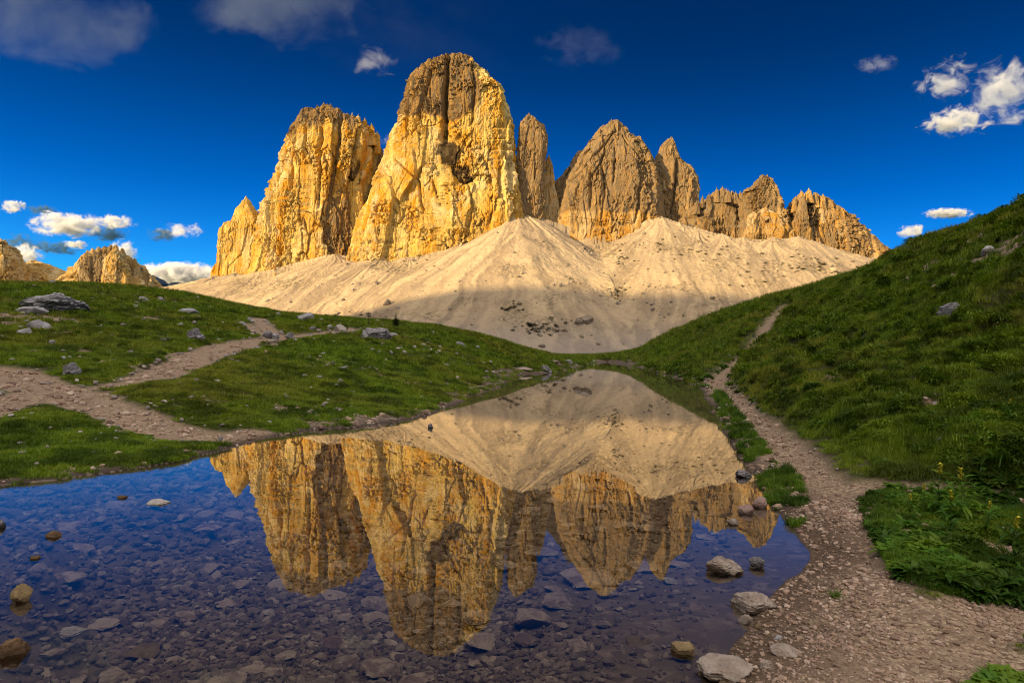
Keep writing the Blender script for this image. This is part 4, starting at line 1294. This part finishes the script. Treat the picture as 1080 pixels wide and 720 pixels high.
merged_rocks('gravel', np.stack([x, y, ground_z(x, y)], -1), sz, m_peb, 'loose tan gravel on the paths and the worn shore', 'gravel', 14, sub=1)
x, y, r = sample_px(15000, -80, 1180, 6, 90, 17, .8)
pa, sd = gsample(pall, x, y), gsample(SD, x, y)
dens = sstep(fbm(x / 6, y / 6, .5, 521, 3), -.35, .35) * .65 + .08
dens = np.maximum(dens, sstep(.6 - pa, 0, .5)) * np.where(x > .25 * y, .6, 1)
k = (pa > 0) & (sd > .1) & (r.random(len(x)) < dens)
x, y = x[k], y[k]
sz = (.012 + .05 * r.random(len(x)) ** 4) * np.clip(np.hypot(x, y) / 14, .6, 3.4) * np.where(x > .2 * y, .8, 1)
merged_rocks('meadow_stones', np.stack([x, y, ground_z(x, y) + sz * .6], -1), sz, m_white, 'small pale stones strewn through the turf', 'stones', 18)

# blocks on the scree
r = np.random.default_rng(23)
n = 9000
ii, jj = r.integers(40, 540, n), r.integers(20, 1130, n)
x, y, z = SX[ii, jj] + r.uniform(-2, 2, n), SY[ii, jj], SZ[ii, jj]
band = sstep(fbm(x / 45, y / 60, .5, 531, 3), .0, .35)
k = (z > 0) & (r.random(n) < .12 + .75 * band)
x, y, z = x[k], y[k], z[k]
merged_rocks('scree_rubble', np.stack([x, y, z], -1), .7 + 3.0 * r.random(len(x)) ** 4, m_scst, 'scattered blocks lying on the pale scree', 'rubble', 24, flat=(.6, 1))
for px, py, w_, h_, lab in [(617,341,20,11,'large brown block resting low on the shaded scree'), (610,343,9,6,'smaller brown block left of the large one on the scree'), (571,366,8,4,'reddish block near the foot of the scree'),
                            (408,322,9,7,'square block on the stony shelf above the signpost'), (397,300,6,4,'dark block on the sunlit scree above the stony shelf'), (361,317,5,3,'small dark block on the left sunlit scree')]:
    q = scree_z(px, py)
    place_rock(px, py, w_, h_, lab, 'block', m_block, 'boulder', 'boulder', P=q)

# ================================================================== PLANTS
def scatter(name, pts, rotz, scl, protos, label, cat, idx=None, scl_z=None):
    """one stuff object: the protos stood on many points (geometry nodes)"""
    n = len(pts)
    me = bpy.data.meshes.new(name)
    me.vertices.add(n)
    me.vertices.foreach_set('co', np.asarray(pts, np.float32).ravel())
    r = np.random.default_rng(n)
    rot = np.zeros((n, 3), np.float32)
    rot[:, 0], rot[:, 1], rot[:, 2] = r.uniform(-.15, .15, n), r.uniform(-.15, .15, n), rotz
    sc = np.stack([scl, scl, scl if scl_z is None else scl_z], -1).astype(np.float32)
    for k, v in (('g_rot', rot), ('g_scl', sc)):
        me.attributes.new(k, 'FLOAT_VECTOR', 'POINT').data.foreach_set('vector', v.ravel())
    me.attributes.new('g_idx', 'INT', 'POINT').data.foreach_set('value', (idx if idx is not None else r.integers(0, len(protos), n)).astype(np.int32))
    pc = bpy.data.collections.new(name + '_kinds')
    for p in protos:
        pc.objects.link(p)
    ng = bpy.data.node_groups.new(name, 'GeometryNodeTree')
    ng.interface.new_socket('Geometry', in_out='INPUT', socket_type='NodeSocketGeometry')
    ng.interface.new_socket('Geometry', in_out='OUTPUT', socket_type='NodeSocketGeometry')
    G = NT(ng)
    gi = G.n('NodeGroupInput')
    ci = G.n('GeometryNodeCollectionInfo', {'Collection': pc, 'Separate Children': True, 'Reset Children': True})
    na = lambda k, t: [s_ for s_ in G.n('GeometryNodeInputNamedAttribute', {'Name': k}, data_type=t).outputs if s_.enabled][0]
    e2r = G.n('FunctionNodeEulerToRotation', {0: na('g_rot', 'FLOAT_VECTOR')})
    ip = G.n('GeometryNodeInstanceOnPoints', {'Points': gi.outputs[0], 'Instance': ci.outputs[0], 'Pick Instance': True, 'Instance Index': na('g_idx', 'INT'), 'Rotation': e2r.outputs[0], 'Scale': na('g_scl', 'FLOAT_VECTOR')})
    G.n('NodeGroupOutput', {0: ip.outputs[0]})
    o = obj(name, me)
    md = o.modifiers.new('scatter', 'NODES')
    md.node_group = ng
    return tag(o, label, cat, kind='stuff')


def blades(seed, n, rad_, h0, h1, wd, droop=.5, mat=None, name='blades'):
    r = np.random.default_rng(seed)
    rr = rad_ * np.sqrt(r.random(n))
    a = r.uniform(0, 2 * math.pi, n)
    bx, by = rr * np.cos(a), rr * np.sin(a)
    h = r.uniform(h0, h1, n) * (1 - .35 * (rr / rad_) ** 2)
    da = r.uniform(0, 2 * math.pi, n)
    ln = h * r.uniform(.15, droop, n)
    dx, dy = np.cos(da) * ln, np.sin(da) * ln
    wx_, wy_ = -np.sin(da + r.uniform(-.6, .6, n)) * wd, np.cos(da + r.uniform(-.6, .6, n)) * wd
    V = np.stack([
        np.stack([bx - wx_, by - wy_, 0 * h - .02], -1), np.stack([bx + wx_, by + wy_, 0 * h - .02], -1),
        np.stack([bx + dx * .35 + wx_ * .8, by + dy * .35 + wy_ * .8, h * .6], -1), np.stack([bx + dx * .35 - wx_ * .8, by + dy * .35 - wy_ * .8, h * .6], -1),
        np.stack([bx + dx, by + dy, h], -1)], 1).reshape(-1, 3)
    b = (np.arange(n) * 5)[:, None]
    return make_mesh(name, V, [b + np.array([[0, 1, 2, 3]]), b + np.array([[3, 2, 4]])], mat, True, {'m_rand': np.repeat(r.random(n), 5)})


def leaf_mat(name, c0, c1, c2, big=.35):
    m, N = new_mat(name)
    P = wpos(N)
    oi = N.n('ShaderNodeObjectInfo').outputs['Random']
    t = N.math('ADD', N.math('MULTIPLY', N.attr('m_rand'), .5), N.math('MULTIPLY', oi, .5))
    c = N.mix(t, c0, c1)
    c = N.mix(N.mr(N.noise(P, big, 4, .6), .40, .66), c, c2)
    c = N.mix(N.mr(N.noise(P, 1.1, 5, .65), .42, .60, 0, .9), c, N.mix(1.0, c, (.27, .32, .25), 'MULTIPLY'))
    d = N.n('ShaderNodeBsdfDiffuse', {'Color': c}).outputs[0]
    tl = N.n('ShaderNodeBsdfTranslucent', {'Color': N.mix(1.0, c, (1.2, 1.2, .6), 'MULTIPLY')}).outputs[0]
    gl_ = N.n('ShaderNodeBsdfAnisotropic', {'Color': (.5, .55, .5, 1), 'Roughness': .45}).outputs[0]
    s_ = N.n('ShaderNodeMixShader', {0: .3, 1: d, 2: tl}).outputs[0]
    s_ = N.n('ShaderNodeMixShader', {0: .03, 1: s_, 2: gl_}).outputs[0]
    N.n('ShaderNodeOutputMaterial', {'Surface': s_})
    return m


m_grass = leaf_mat('alpine_grass', (.075, .155, .010), (.27, .37, .016), (.24, .26, .026), .16)
m_lush = leaf_mat('lush_grass', (.06, .15, .012), (.16, .29, .018), (.14, .24, .02), .5)
m_leaf = leaf_mat('broad_leaf', (.035, .11, .012), (.12, .26, .025), (.16, .25, .02), 3.5)
def in_px(x, y, z, polyg):
    px, py = project(np.stack([x, y, z], -1))
    return poly_sd(px, py, np.array(polyg, float)) < 0


POLY_R = [(905,527),(945,512),(975,520),(1010,515),(1100,525),(1100,640),(1040,636),(985,622),(950,612),(935,590),(918,565)]


gp = [obj('turf_tuft', blades(600 + i, 90, .55, .25, .75, .018, .9, m_grass), link=False) for i in range(5)]
x, y, r = sample_px(205000, -480, 1720, 3.0, 190, 31, .92)
pa, sd, ba = gsample(pall, x, y), gsample(SD, x, y), gsample(bare, x, y)
sg = gsample(shore_gravel, x, y)
pr = np.clip(1.05 - .93 * ba, 0, 1) * (1 - .9 * sg)
edge_ = .02 + .12 * r.random(len(x)) + .012 * np.hypot(x, y)
lmp = 1 - np.abs(fbm(x / 2.6 + 5, y / 1.9, 0.5, 77, 3)) * 2.4 + .6 * fbm(x / .8, y / .8, .5, 541, 3)
pr = pr * np.where(x > .2 * y + .8, .45 + .55 * sstep(lmp, -.3, .3), 1)
pr = pr * np.where((x > 0) & (sd < 1.3) & (y < 30), .08 + .92 * sstep(fbm(x / .4, y / .4, .5, 545, 4) + .35 * (sd - .55), -.12, .2), 1)
k = (pa > edge_) & (sd > .03) & (r.random(len(x)) < pr)
x, y = x[k], y[k]
R_ = np.hypot(x, y)
s_ = np.clip(.012 * R_, .085, 3.0) ** .9 * r.uniform(.7, 1.35, len(x))
lump = np.clip(1.6 * (1 - np.abs(fbm(x / 2.6 + 5, y / 1.9, 0.5, 77, 3)) * 2.4), -1, 1) * .6 + .6 * fbm(x / .8, y / .8, .5, 541, 3)
hz_ = s_ * (1 + .8 * np.clip(lump, -.6, .9)) * np.where(x > .2 * y + .8, 0.72, .42)
inpatch = in_px(x, y, ground_z(x, y), POLY_R)
hz_ *= np.where(inpatch, .6, 1)
hz_ *= np.clip(.25 + gsample(pall, x, y) / (.5 + .03 * R_), .35, 1)
scatter('grass', np.stack([x, y, ground_z(x, y)], -1), r.uniform(0, 6.28, len(x)), s_, gp, 'short alpine grass and turf covering both slopes', 'grass', scl_z=hz_)

# lush strip between the water and the shore path, and the plant patch at the right
lp = [obj('lush_tuft', blades(620 + i, 70, .5, .4, 1.0, .022, .9, m_lush), link=False) for i in range(4)]


def px_patch(n, polyg, D0, D1, seed):
    """points whose place on the ground falls inside an outline drawn once from the photo (a world-space patch of turf)"""
    xs = [p[0] for p in polyg]
    x, y, r = sample_px(n, min(xs) - 5, max(xs) + 5, D0, D1, seed)
    z = ground_z(x, y)
    k = in_px(x, y, z, polyg)
    return x[k], y[k], z[k], r


x, y, z, r = px_patch(26000, [(757,412),(790,450),(815,480),(842,505),(853,530),(848,548),(838,560),(826,548),(812,535),(800,505),(782,480),(768,450),(755,425)], 4.5, 40, 41)
n_ = r.random(len(x)) < .6 * sstep(fbm(x / .4, y / .4, .5, 545, 4) + .35 * (gsample(SD, x, y) - .55), -.12, .25)
x, y, z = x[n_], y[n_], z[n_]
s_ = np.clip(.011 * np.hypot(x, y), .05, .5) * r.uniform(.7, 1.3, len(x))
g1_ = (np.stack([x, y, z], -1), s_)
x, y, z, r = px_patch(26000, POLY_R, 3.5, 9, 43)
k = (gsample(bare, x, y) < .5) & (r.random(len(x)) < .3)
x, y, z = x[k], y[k], z[k]
s_ = r.uniform(.04, .085, len(x))
scatter('lush_grass', np.concatenate([g1_[0], np.stack([x, y, z], -1)]), rng.uniform(0, 6.28, len(x) + len(g1_[1])), np.concatenate([g1_[1], s_]), lp,
        'bright green grass between the shore path and the water', 'grass', scl_z=np.concatenate([g1_[1], s_]) * rng.uniform(.35, 1.25, len(g1_[1]) + len(s_)))


def leaf_strip(base, az, length, width, rise, droop, nseg=6, fold=.25):
    """a curved pointed leaf: arrays of vertices and quads"""
    V, Fq = [], []
    c, s = math.cos(az), math.sin(az)
    for i in range(nseg + 1):
        t = i / nseg
        out = length * t * (1 - .15 * t)
        up = rise * length * t - droop * length * t * t
        wv_ = width * math.sin(math.pi * min(1, t * .92 + .08)) ** .8
        for j, q in ((-1, fold), (0, 0), (1, fold)):
            V.append((base[0] + c * out - s * wv_ * j, base[1] + s * out + c * wv_ * j, base[2] + up + q * wv_))
    for i in range(nseg):
        for j in (0, 1):
            a = i * 3 + j
            Fq.append((a, a + 1, a + 4, a + 3))
    return np.array(V), np.array(Fq)


def join(parts):
    V, Fc, n = [], [], 0
    for v, f in parts:
        V.append(v); Fc.append(f + n); n += len(v)
    return np.concatenate(V), np.concatenate(Fc)


def tube(P, Rr, ns=6):
    P = np.array(P, float)
    a = np.linspace(0, 2 * math.pi, ns, endpoint=False)
    V = np.concatenate([p + np.stack([np.cos(a) * r_, np.sin(a) * r_, 0 * a], -1) for p, r_ in zip(P, Rr)])
    return V, grid_faces(len(P), ns, True)


def rosette(seed, n, l0, l1, w, mat, rise=(.3, .9)):
    r = np.random.default_rng(seed)
    V, Fc = join([leaf_strip((r.normal() * .03, r.normal() * .03, 0), r.uniform(0, 6.28), r.uniform(l0, l1), w * r.uniform(.7, 1.2), r.uniform(*rise), r.uniform(.4, .9), 5) for _ in range(n)])
    return make_mesh('leaves', V, Fc, mat, True, {'m_rand': np.repeat(r.random(n), 18)})


rp = [obj('leaf_rosette', rosette(700 + i, 16 + 3 * i, .5, 1.1, .10 + .03 * i, m_leaf), link=False) for i in range(5)]
x, y, z, r = px_patch(9000, POLY_R, 3.5, 9, 47)
k = (gsample(bare, x, y) < .6) & (r.random(len(x)) < .75 * sstep(fbm(x / .35, y / .35, .5, 591, 3), -.3, .3))
x, y, z = x[k], y[k], z[k]
P1, S1 = np.stack([x, y, z + .01], -1), .03 + .12 * r.random(len(x)) ** 2.2
x, y, z, r = px_patch(2600, [(1035,420),(1100,400),(1100,520),(1050,515),(1015,505)], 5, 12, 49)
k = r.random(len(x)) < .4
x, y, z = x[k], y[k], z[k]
P2, S2 = np.stack([x, y, z], -1), r.uniform(.08, .2, len(x))
x, y, z, r = px_patch(9000, [(1030,722),(1055,703),(1085,688),(1120,690),(1120,760),(1000,760)], 2.8, 4.2, 51)
k = r.random(len(x)) < .5
x, y, z = x[k], y[k], z[k]
P3, S3 = np.stack([x, y, z], -1), r.uniform(.04, .08, len(x))
x, y, r = sample_px(14000, 700, 1180, 6, 60, 53)
k = (gsample(pall, x, y) > .15) & (gsample(bare, x, y) < .4) & (gsample(SD, x, y) > .3) & (fbm(x / 1.4, y / 1.4, .5, 551, 3) > .08)
x, y = x[k], y[k]
P4, S4 = np.stack([x, y, ground_z(x, y)], -1), np.clip(.008 * np.hypot(x, y), .05, .5) * r.uniform(.7, 1.4, len(x))
x, y, z, r = px_patch(2500, [(-60,455),(0,440),(70,440),(160,460),(165,480),(60,490),(-60,500)], 7, 14, 55)
P5, S5 = np.stack([x, y, z], -1), r.uniform(.04, .1, len(x))
PA, SA_ = np.concatenate([P1, P2, P3, P4, P5]), np.concatenate([S1, S2, S3, S4, S5])
scatter('ground_cover', PA, rng.uniform(0, 6.28, len(SA_)), SA_, rp, 'broad leaved green herbs growing among the grass', 'herbs')

# low heath cushions that make the right hill lumpy
m_heath = leaf_mat('heath_leaves', (.045, .095, .010), (.13, .22, .014), (.19, .27, .02), .8)
hp = []
for i in range(4):
    q = np.random.default_rng(740 + i)
    nl = 260
    a, e = q.uniform(0, 6.28, nl), np.arcsin(q.uniform(0, 1, nl) ** .8)
    rr_ = q.uniform(.72, 1.0, nl)
    V, Fc = join([leaf_strip((math.cos(a[j]) * math.cos(e[j]) * .5 * rr_[j], math.sin(a[j]) * math.cos(e[j]) * .5 * rr_[j], math.sin(e[j]) * .42 * rr_[j]), a[j] + q.normal() * .7, .16, .035, q.uniform(-.2, 1.4), .6, 2) for j in range(nl)])
    hp.append(obj('heath_cushion', make_mesh('heath_cushion', V, Fc, m_heath, True, {'m_rand': np.repeat(q.random(nl), 9)}), link=False))
x, y, r = sample_px(22000, 600, 1720, 5, 120, 57)
lmp = 1 - np.abs(fbm(x / 2.6 + 5, y / 1.9, 0.5, 77, 3)) * 2.4 + .7 * fbm(x / .8, y / .8, .5, 541, 3)
k = (gsample(pall, x, y) > .3 + .015 * np.hypot(x, y)) & (gsample(SD, x, y) > .6) & (gsample(bare, x, y) < .4) & (lmp > .25) & (x > .2 * y + .8) & (r.random(len(x)) < .42)
x, y = x[k], y[k]
s1 = np.clip(.022 * np.hypot(x, y), .14, 1.3) * r.uniform(.6, 1.5, len(x))
x2, y2, r = sample_px(5000, -100, 600, 7, 70, 59)
k = (gsample(pall, x2, y2) > .2) & (gsample(SD, x2, y2) > .4) & (fbm(x2 / 2.5, y2 / 2.5, .5, 581, 4) > .12) & (r.random(len(x2)) < .4)
x2, y2 = x2[k], y2[k]
s2_ = np.clip(.012 * np.hypot(x2, y2), .08, .6) * r.uniform(.6, 1.4, len(x2))
XX, YY, SS_ = np.concatenate([x, x2]), np.concatenate([y, y2]), np.concatenate([s1, s2_])
scatter('heath', np.stack([XX, YY, ground_z(XX, YY) - .04 * SS_], -1), rng.uniform(0, 6.28, len(SS_)), SS_, hp, 'low dark heath cushions covering the slopes among the grass', 'heath')

# flowers in the meadow
def solid_mat(name, c0, c1, scale=30):
    m, N = new_mat(name)
    return finish(m, N, N.mix(N.noise(wpos(N), scale, 3), c0, c1), .7)


m_yel = solid_mat('yellow_petals', (.62, .42, .02), (.75, .60, .04))
m_stem = solid_mat('green_stem', (.06, .14, .02), (.12, .2, .03))
r = np.random.default_rng(61)
pv, pf = join([(lambda v, f: (v, f))(*leaf_strip((r.normal() * .5, r.normal() * .5, .9 + r.random() * .6), r.uniform(0, 6.28), .16, .09, .3, .3, 2)) for _ in range(14)])
fp = [obj('flower_dots', make_mesh('petals', pv, pf, m_yel, False), link=False)]
x, y, r = sample_px(5200, -60, 1150, 5, 60, 63)
wgt = .05 + .5 * sstep(fbm(x / 4, y / 4, .5, 561, 2), .0, .4) * (x < 0)
cxp, cyp = hit(300, 400)[:2]
wgt = wgt + .55 * np.exp(-((x - cxp) ** 2 + (y - cyp) ** 2) / 30)
k = (gsample(pall, x, y) > .1) & (gsample(SD, x, y) > .3) & (r.random(len(x)) < wgt * .45)
x, y = x[k], y[k]
scatter('yellow_flowers', np.stack([x, y, ground_z(x, y)], -1), r.uniform(0, 6.28, len(x)), np.clip(.005 * np.hypot(x, y), .03, .25), fp, 'tiny yellow flowers dotted through the meadow grass', 'flowers')


def flower_plant(px, py, hpx, label, seed, tallest=True, spikes=1):
    """upright herb with narrow leaves and a yellow flower spike"""
    r = np.random.default_rng(seed)
    p = hit(px, py)
    p[2] = ground_z(p[0], p[1])[0]
    Ht = 1.35 * hpx * p[1] / F
    root = bpy.data.objects.new('flowering_plant', None)
    COL.objects.link(root)
    root.location = p
    tag(root, label, 'plant', 'yellow flowered plants beside the gravel')
    bend = r.normal(size=2) * .06 * Ht
    pts = [(bend[0] * t * t, bend[1] * t * t, Ht * t * .9) for t in np.linspace(0, 1, 7)]
    obj('stem', make_mesh('stem', *tube(pts, np.linspace(.004, .0022, 7)), m_stem), root)
    L = []
    for i in range(26):
        t = r.uniform(.03, .82)
        b = np.array([bend[0] * t * t, bend[1] * t * t, Ht * t * .9])
        L.append(leaf_strip(b, i * 2.4 + r.normal() * .3, Ht * r.uniform(.32, .55) * (1 - .45 * t), Ht * r.uniform(.03, .05), r.uniform(.5, 1.1), r.uniform(.4, 1.0), 6))
    V, Fc = join(L)
    obj('leaves', make_mesh('leaves', V, Fc, m_leaf, True, {'m_rand': np.repeat(r.random(26), 21)}), root)
    Lf = []
    for i in range(34):
        t = r.uniform(.78, 1.0)
        b = np.array([bend[0] * t * t, bend[1] * t * t, Ht * t * .92])
        Lf.append(leaf_strip(b, i * 2.4, Ht * .10 * (1.3 - t * .8), Ht * .022, r.uniform(.5, 1.6), .5, 3))
    V, Fc = join(Lf)
    obj('flower_spike', make_mesh('flower_spike', V, Fc, m_yelg, True), root)


m_yelg = solid_mat('greenish_yellow_petals', (.42, .45, .03), (.62, .50, .03), 60)
for i, (px, py, h_, lab) in enumerate([
        (989,538,42,'tall plant with a yellow flower head, left of the two tallest'), (1014,545,46,'tall plant with a yellow flower spike, right of the two tallest'),
        (974,540,26,'shorter yellow tipped plant left of the tall pair'), (1003,560,40,'yellow tipped plant standing in front between the tall pair'),
        (1068,590,44,'yellow tipped plant apart at the right edge'), (960,548,24,'small budding plant nearest to the gravel path'),
        (1040,556,30,'green budding plant right of the tall pair'), (1062,470,26,'pale yellow spike high on the bank at the right edge')]):
    flower_plant(px, py, h_, lab, 800 + i)


def arching_clump(px, py, wpx, label, seed, n=60, name='sedge_clump'):
    r = np.random.default_rng(seed)
    p = hit(px, py)
    p[2] = ground_z(p[0], p[1])[0]
    Lm = wpx * p[1] / F * .55
    V, Fc = join([leaf_strip((r.normal() * Lm * .12, r.normal() * Lm * .12, 0), r.uniform(0, 6.28), Lm * r.uniform(.6, 1.15), Lm * .022, r.uniform(.9, 1.6), r.uniform(.7, 1.3), 7) for _ in range(n)])
    me = make_mesh(name, V, Fc, m_lush, True, {'m_rand': np.repeat(r.random(n), 24)})
    o = obj(name, me)
    o.location = p
    tag(o, label, 'grass clump')


arching_clump(1058, 500, 60, 'large arching grass clump on the bank at the right edge', 901, 90)
arching_clump(880, 628, 26, 'small green tuft alone in the middle of the gravel', 902, 60)
arching_clump(1020, 470, 34, 'smaller arching grass clump above the branching side path', 903, 60)


def shrub(px, py, wpx, hpx, label, seed, mat, n=700, P=None):
    r = np.random.default_rng(seed)
    p = hit(px, py) if P is None else P
    if P is None:
        p[2] = ground_z(p[0], p[1])[0]
    W_, Hh = wpx * p[1] / F / 2, hpx * p[1] / F
    root = bpy.data.objects.new('shrub', None)
    COL.objects.link(root)
    root.location = p
    tag(root, label, 'shrub')
    St = []
    for i in range(7):
        a = r.uniform(0, 6.28)
        q = np.array([math.cos(a) * W_ * .5, math.sin(a) * W_ * .5, Hh * r.uniform(.5, .8)])
        St.append(tube([q * t * np.array([t, t, 1]) + r.normal(size=3) * .02 * W_ for t in np.linspace(0, 1, 5)], np.linspace(.05, .015, 5) * Hh * .6, 5))
    V, Fc = join(St)
    obj('stems', make_mesh('stems', V, Fc, m_bark), root)
    cen = r.normal(size=(16, 3)) * np.array([W_ * .42, W_ * .42, Hh * .2]) + np.array([0, 0, Hh * .5])
    L = []
    for i in range(n):
        b = cen[r.integers(0, 16)] + r.normal(size=3) * np.array([W_ * .18, W_ * .18, Hh * .13])
        b[2] = abs(b[2])
        L.append(leaf_strip(b, r.uniform(0, 6.28), Hh * .12, Hh * .035, r.uniform(-.2, 1.2), .5, 2))
    V, Fc = join(L)
    obj('foliage', make_mesh('foliage', V, Fc, mat, True, {'m_rand': np.repeat(r.random(n), 9)}), root)


m_bark = solid_mat('grey_bark', (.09, .065, .045), (.16, .12, .09))
m_pine = leaf_mat('dwarf_pine', (.012, .026, .010), (.03, .05, .014), (.035, .045, .015), .5)
for i, (px, py, w_, h_, lab) in enumerate([
        (97,302,16,5,'low dark dwarf pine on the left meadow skyline'), (417,348,9,13,'dark upright dwarf pine on the skyline right of the signpost'), (108,301,6,6,'small dark shrub at the right end of the dwarf pine'),
        (703,357,14,6,'dark dwarf pine on the low end of the right hill skyline'), (935,287,9,5,'dark dwarf pine on the right hill skyline below the gravel band'), (90,395,18,8,'round green cushion shrub beside the dark broken boulder'),
        (1043,415,26,9,'green cushion shrub on the upper right bank')]):
    shrub(px, py, w_, h_, lab, 950 + i, m_pine if 'dark' in lab and 'cushion' not in lab else m_grass)

# the small dwarf pines dotted over the scree
r = np.random.default_rng(71)
spots = []
for cxp, cyp, sx_, sy_, n in [(575,345,30,10,40), (540,325,12,7,14), (653,265,14,22,18), (650,312,10,10,14), (800,285,50,18,26), (860,280,30,14,24), (700,265,40,12,16), (360,335,20,5,16), (440,275,30,8,10), (745,262,20,12,10), (905,285,18,10,16)]:
    for _ in range(n):
        spots.append((cxp + r.normal() * sx_ * .6, cyp + r.normal() * sy_ * .6))
sv = []
for i in range(3):
    q = np.random.default_rng(960 + i)
    V, Fc = join([leaf_strip(np.array([*(q.normal(size=2) * .38), abs(q.normal()) * .3]), q.uniform(0, 6.28), .4, .12, q.uniform(0, 1), .4, 2) for _ in range(60)])
    sv.append(make_mesh('dwarf_pine', V, Fc, m_pine, True, {'m_rand': np.repeat(q.random(60), 9)}))
for i, (px, py) in enumerate(spots):
    q = scree_z(px, py)
    o = obj('dwarf_pine', sv[i % 3])
    o.location = q
    s0 = r.uniform(1.6, 4.2)
    o.scale = (s0 * 1.3, s0, s0)
    o.rotation_euler = (0, 0, r.uniform(0, 6.28))
    tag(o, 'dark dwarf pine dot growing on the pale scree', 'shrub', 'dwarf pines dotted over the scree')

# ================================================================== SIGNPOST
m_wood = solid_mat('weathered_wood', (.035, .025, .018), (.09, .065, .045))


def box(x0, x1, y0, y1, z0, z1):
    V = np.array([(a, b, c) for c in (z0, z1) for b in (y0, y1) for a in (x0, x1)], float)
    return V, np.array([(0, 2, 3, 1), (4, 5, 7, 6), (0, 1, 5, 4), (2, 6, 7, 3), (0, 4, 6, 2), (1, 3, 7, 5)])


p = hit(388.5, 346)
p[2] = ground_z(p[0], p[1])[0] - .05
u_ = p[1] / F
root = bpy.data.objects.new('signpost', None)
COL.objects.link(root)
root.location = p
tag(root, 'dark wooden signpost with two boards on the meadow skyline', 'signpost')
obj('post', make_mesh('post', *tube([(0, 0, 0), (.01, 0, 8 * u_), (0, 0, 17 * u_)], [.5 * u_, .45 * u_, .4 * u_], 8), m_wood), root)
for z0, x0, x1 in ((14 * u_, -2.6 * u_, 2.2 * u_), (11.6 * u_, -1.8 * u_, 2.8 * u_)):
    V, Fc = box(x0, x1, -.62 * u_, -.42 * u_, z0, z0 + 1.9 * u_)
    V[[0, 2, 4, 6], 2] += np.array([.25, .25, -.25, -.25]) * u_
    obj('sign_board', make_mesh('sign_board', V, Fc, m_wood, False), root)

# ================================================================== CLOUDS
def cloud(px, py, hw, hh, label, seed, dens=1.0, thr=.5, D=9000, col=(1, 1, 1), sc=1.5, rot=0):
    m, N = new_mat('cloud_vapour')
    T = N.n('ShaderNodeTexCoord').outputs['Object']
    asp = hw / hh
    nz = N.noise(N.map(T, (asp * .75, asp * .6, 1.0), (seed * 1.7, 0, 0)), sc, 8, .66, .6)
    ln = N.n('ShaderNodeVectorMath', {0: T}, operation='LENGTH').outputs['Value']
    fall = N.math('SUBTRACT', 1.0, N.math('POWER', ln, 2.2))
    v = N.math('ADD', N.math('MULTIPLY', N.math('SUBTRACT', nz, .5), 4.2), N.math('MULTIPLY', fall, .9))
    Wm = hw * D / F
    dn = N.mr(v, thr + .12, thr + .95, 0, dens * 7.0 / (hh * D / F), True)
    vol = N.n('ShaderNodeVolumePrincipled', {'Color': (*col, 1), 'Density': dn, 'Anisotropy': .2})
    N.n('ShaderNodeOutputMaterial', {'Volume': vol.outputs[0]})
    V, Fc = ICO[3]
    o = obj('cloud', make_mesh('cloud', V, Fc, m, True))
    q = at_depth(px, py, D)
    o.location = q
    o.scale = (Wm, Wm * .6, hh * D / F)
    o.rotation_euler = (0, -rad(rot), 0)
    tag(o, label, 'cloud')


for i, c_ in enumerate([
        (1060,98,56,50,'large white cloud cut by the right edge of the view',.9,.62, 2.3), (1000,84,48,32,'broken white cloud left of the large one',.7,.72, 2.4), (1008,128,44,18,'small oval white cloud under the broken one',.9,.5, 2.0),
        (1000,225,27,6,'thin flat white cloud above the right hill',.9,.35), (963,244,18,10,'little puffy cloud beside the pointed skyline rock',.8,.4),
        (394,66,30,22,'faint torn cloud left of the tallest tower',.09,.5), (612,48,60,26,'very thin high veil right of the tallest tower',.0045,.3), (925,68,26,10,'thin streak of cloud left of the broken white cloud',.03,.3),
        (409,148,12,9,'wisp of cloud between the two big towers',.1,.45),
        (72,237,48,16,'longest white cloud over the far left mountains',1.0,.42), (122,234,24,10,'small white cloud right of the longest one',.9,.45), (14,218,16,9,'white scrap of cloud at the left edge',.8,.45),
        (80,258,15,6,'tiny white cloud under the longest one',.8,.42), (28,268,24,13,'white cloud resting on the low far left ridge',.9,.4), (132,264,20,13,'white cloud behind the serrated far mountain',.9,.4),
        (192,243,28,11,'small cloud alone between the far mountain and the towers',.35,.5), (195,290,60,15,'bright white cloud bank low in the valley gap',1.3,.25)]):
    px, py, hw, hh, lab, dn, th = c_[:7]
    cloud(px, py, hw, hh, lab, i + 3, dn, th, sc=c_[7] if len(c_) > 7 else 1.5)
for i, (px, py, hw, hh, lab) in enumerate([(28,258,30,14,'dark blue cloud low at the left edge'), (112,246,30,11,'dark cloud under the small white one right of the longest'), (64,262,26,9,'dark cloud strip below the longest white cloud'), (172,248,22,9,'dark cloud left under the cloud that stands alone'), (45,222,18,7,'faint dark cloud above the longest white one')]):
    cloud(px, py, hw, hh, lab, 40 + i, .5, .45, D=9600, col=(.16, .30, .42))  # dark vapour colour stands in for clouds lying in shade
for i, (px, py, hw, hh, lab) in enumerate([(48,14,120,66,'broad dark grey cloud in the upper left corner'), (290,2,112,46,'broad dim grey cloud high above the left towers')]):
    cloud(px, py, hw, hh, lab, 60 + i, .05, .16, D=12000, col=(.28, .34, .46), sc=1.2)  # dim vapour colour: shade on these high clouds put into their albedo
cy.volume_step_rate = 0.6
cy.volume_max_steps = 96
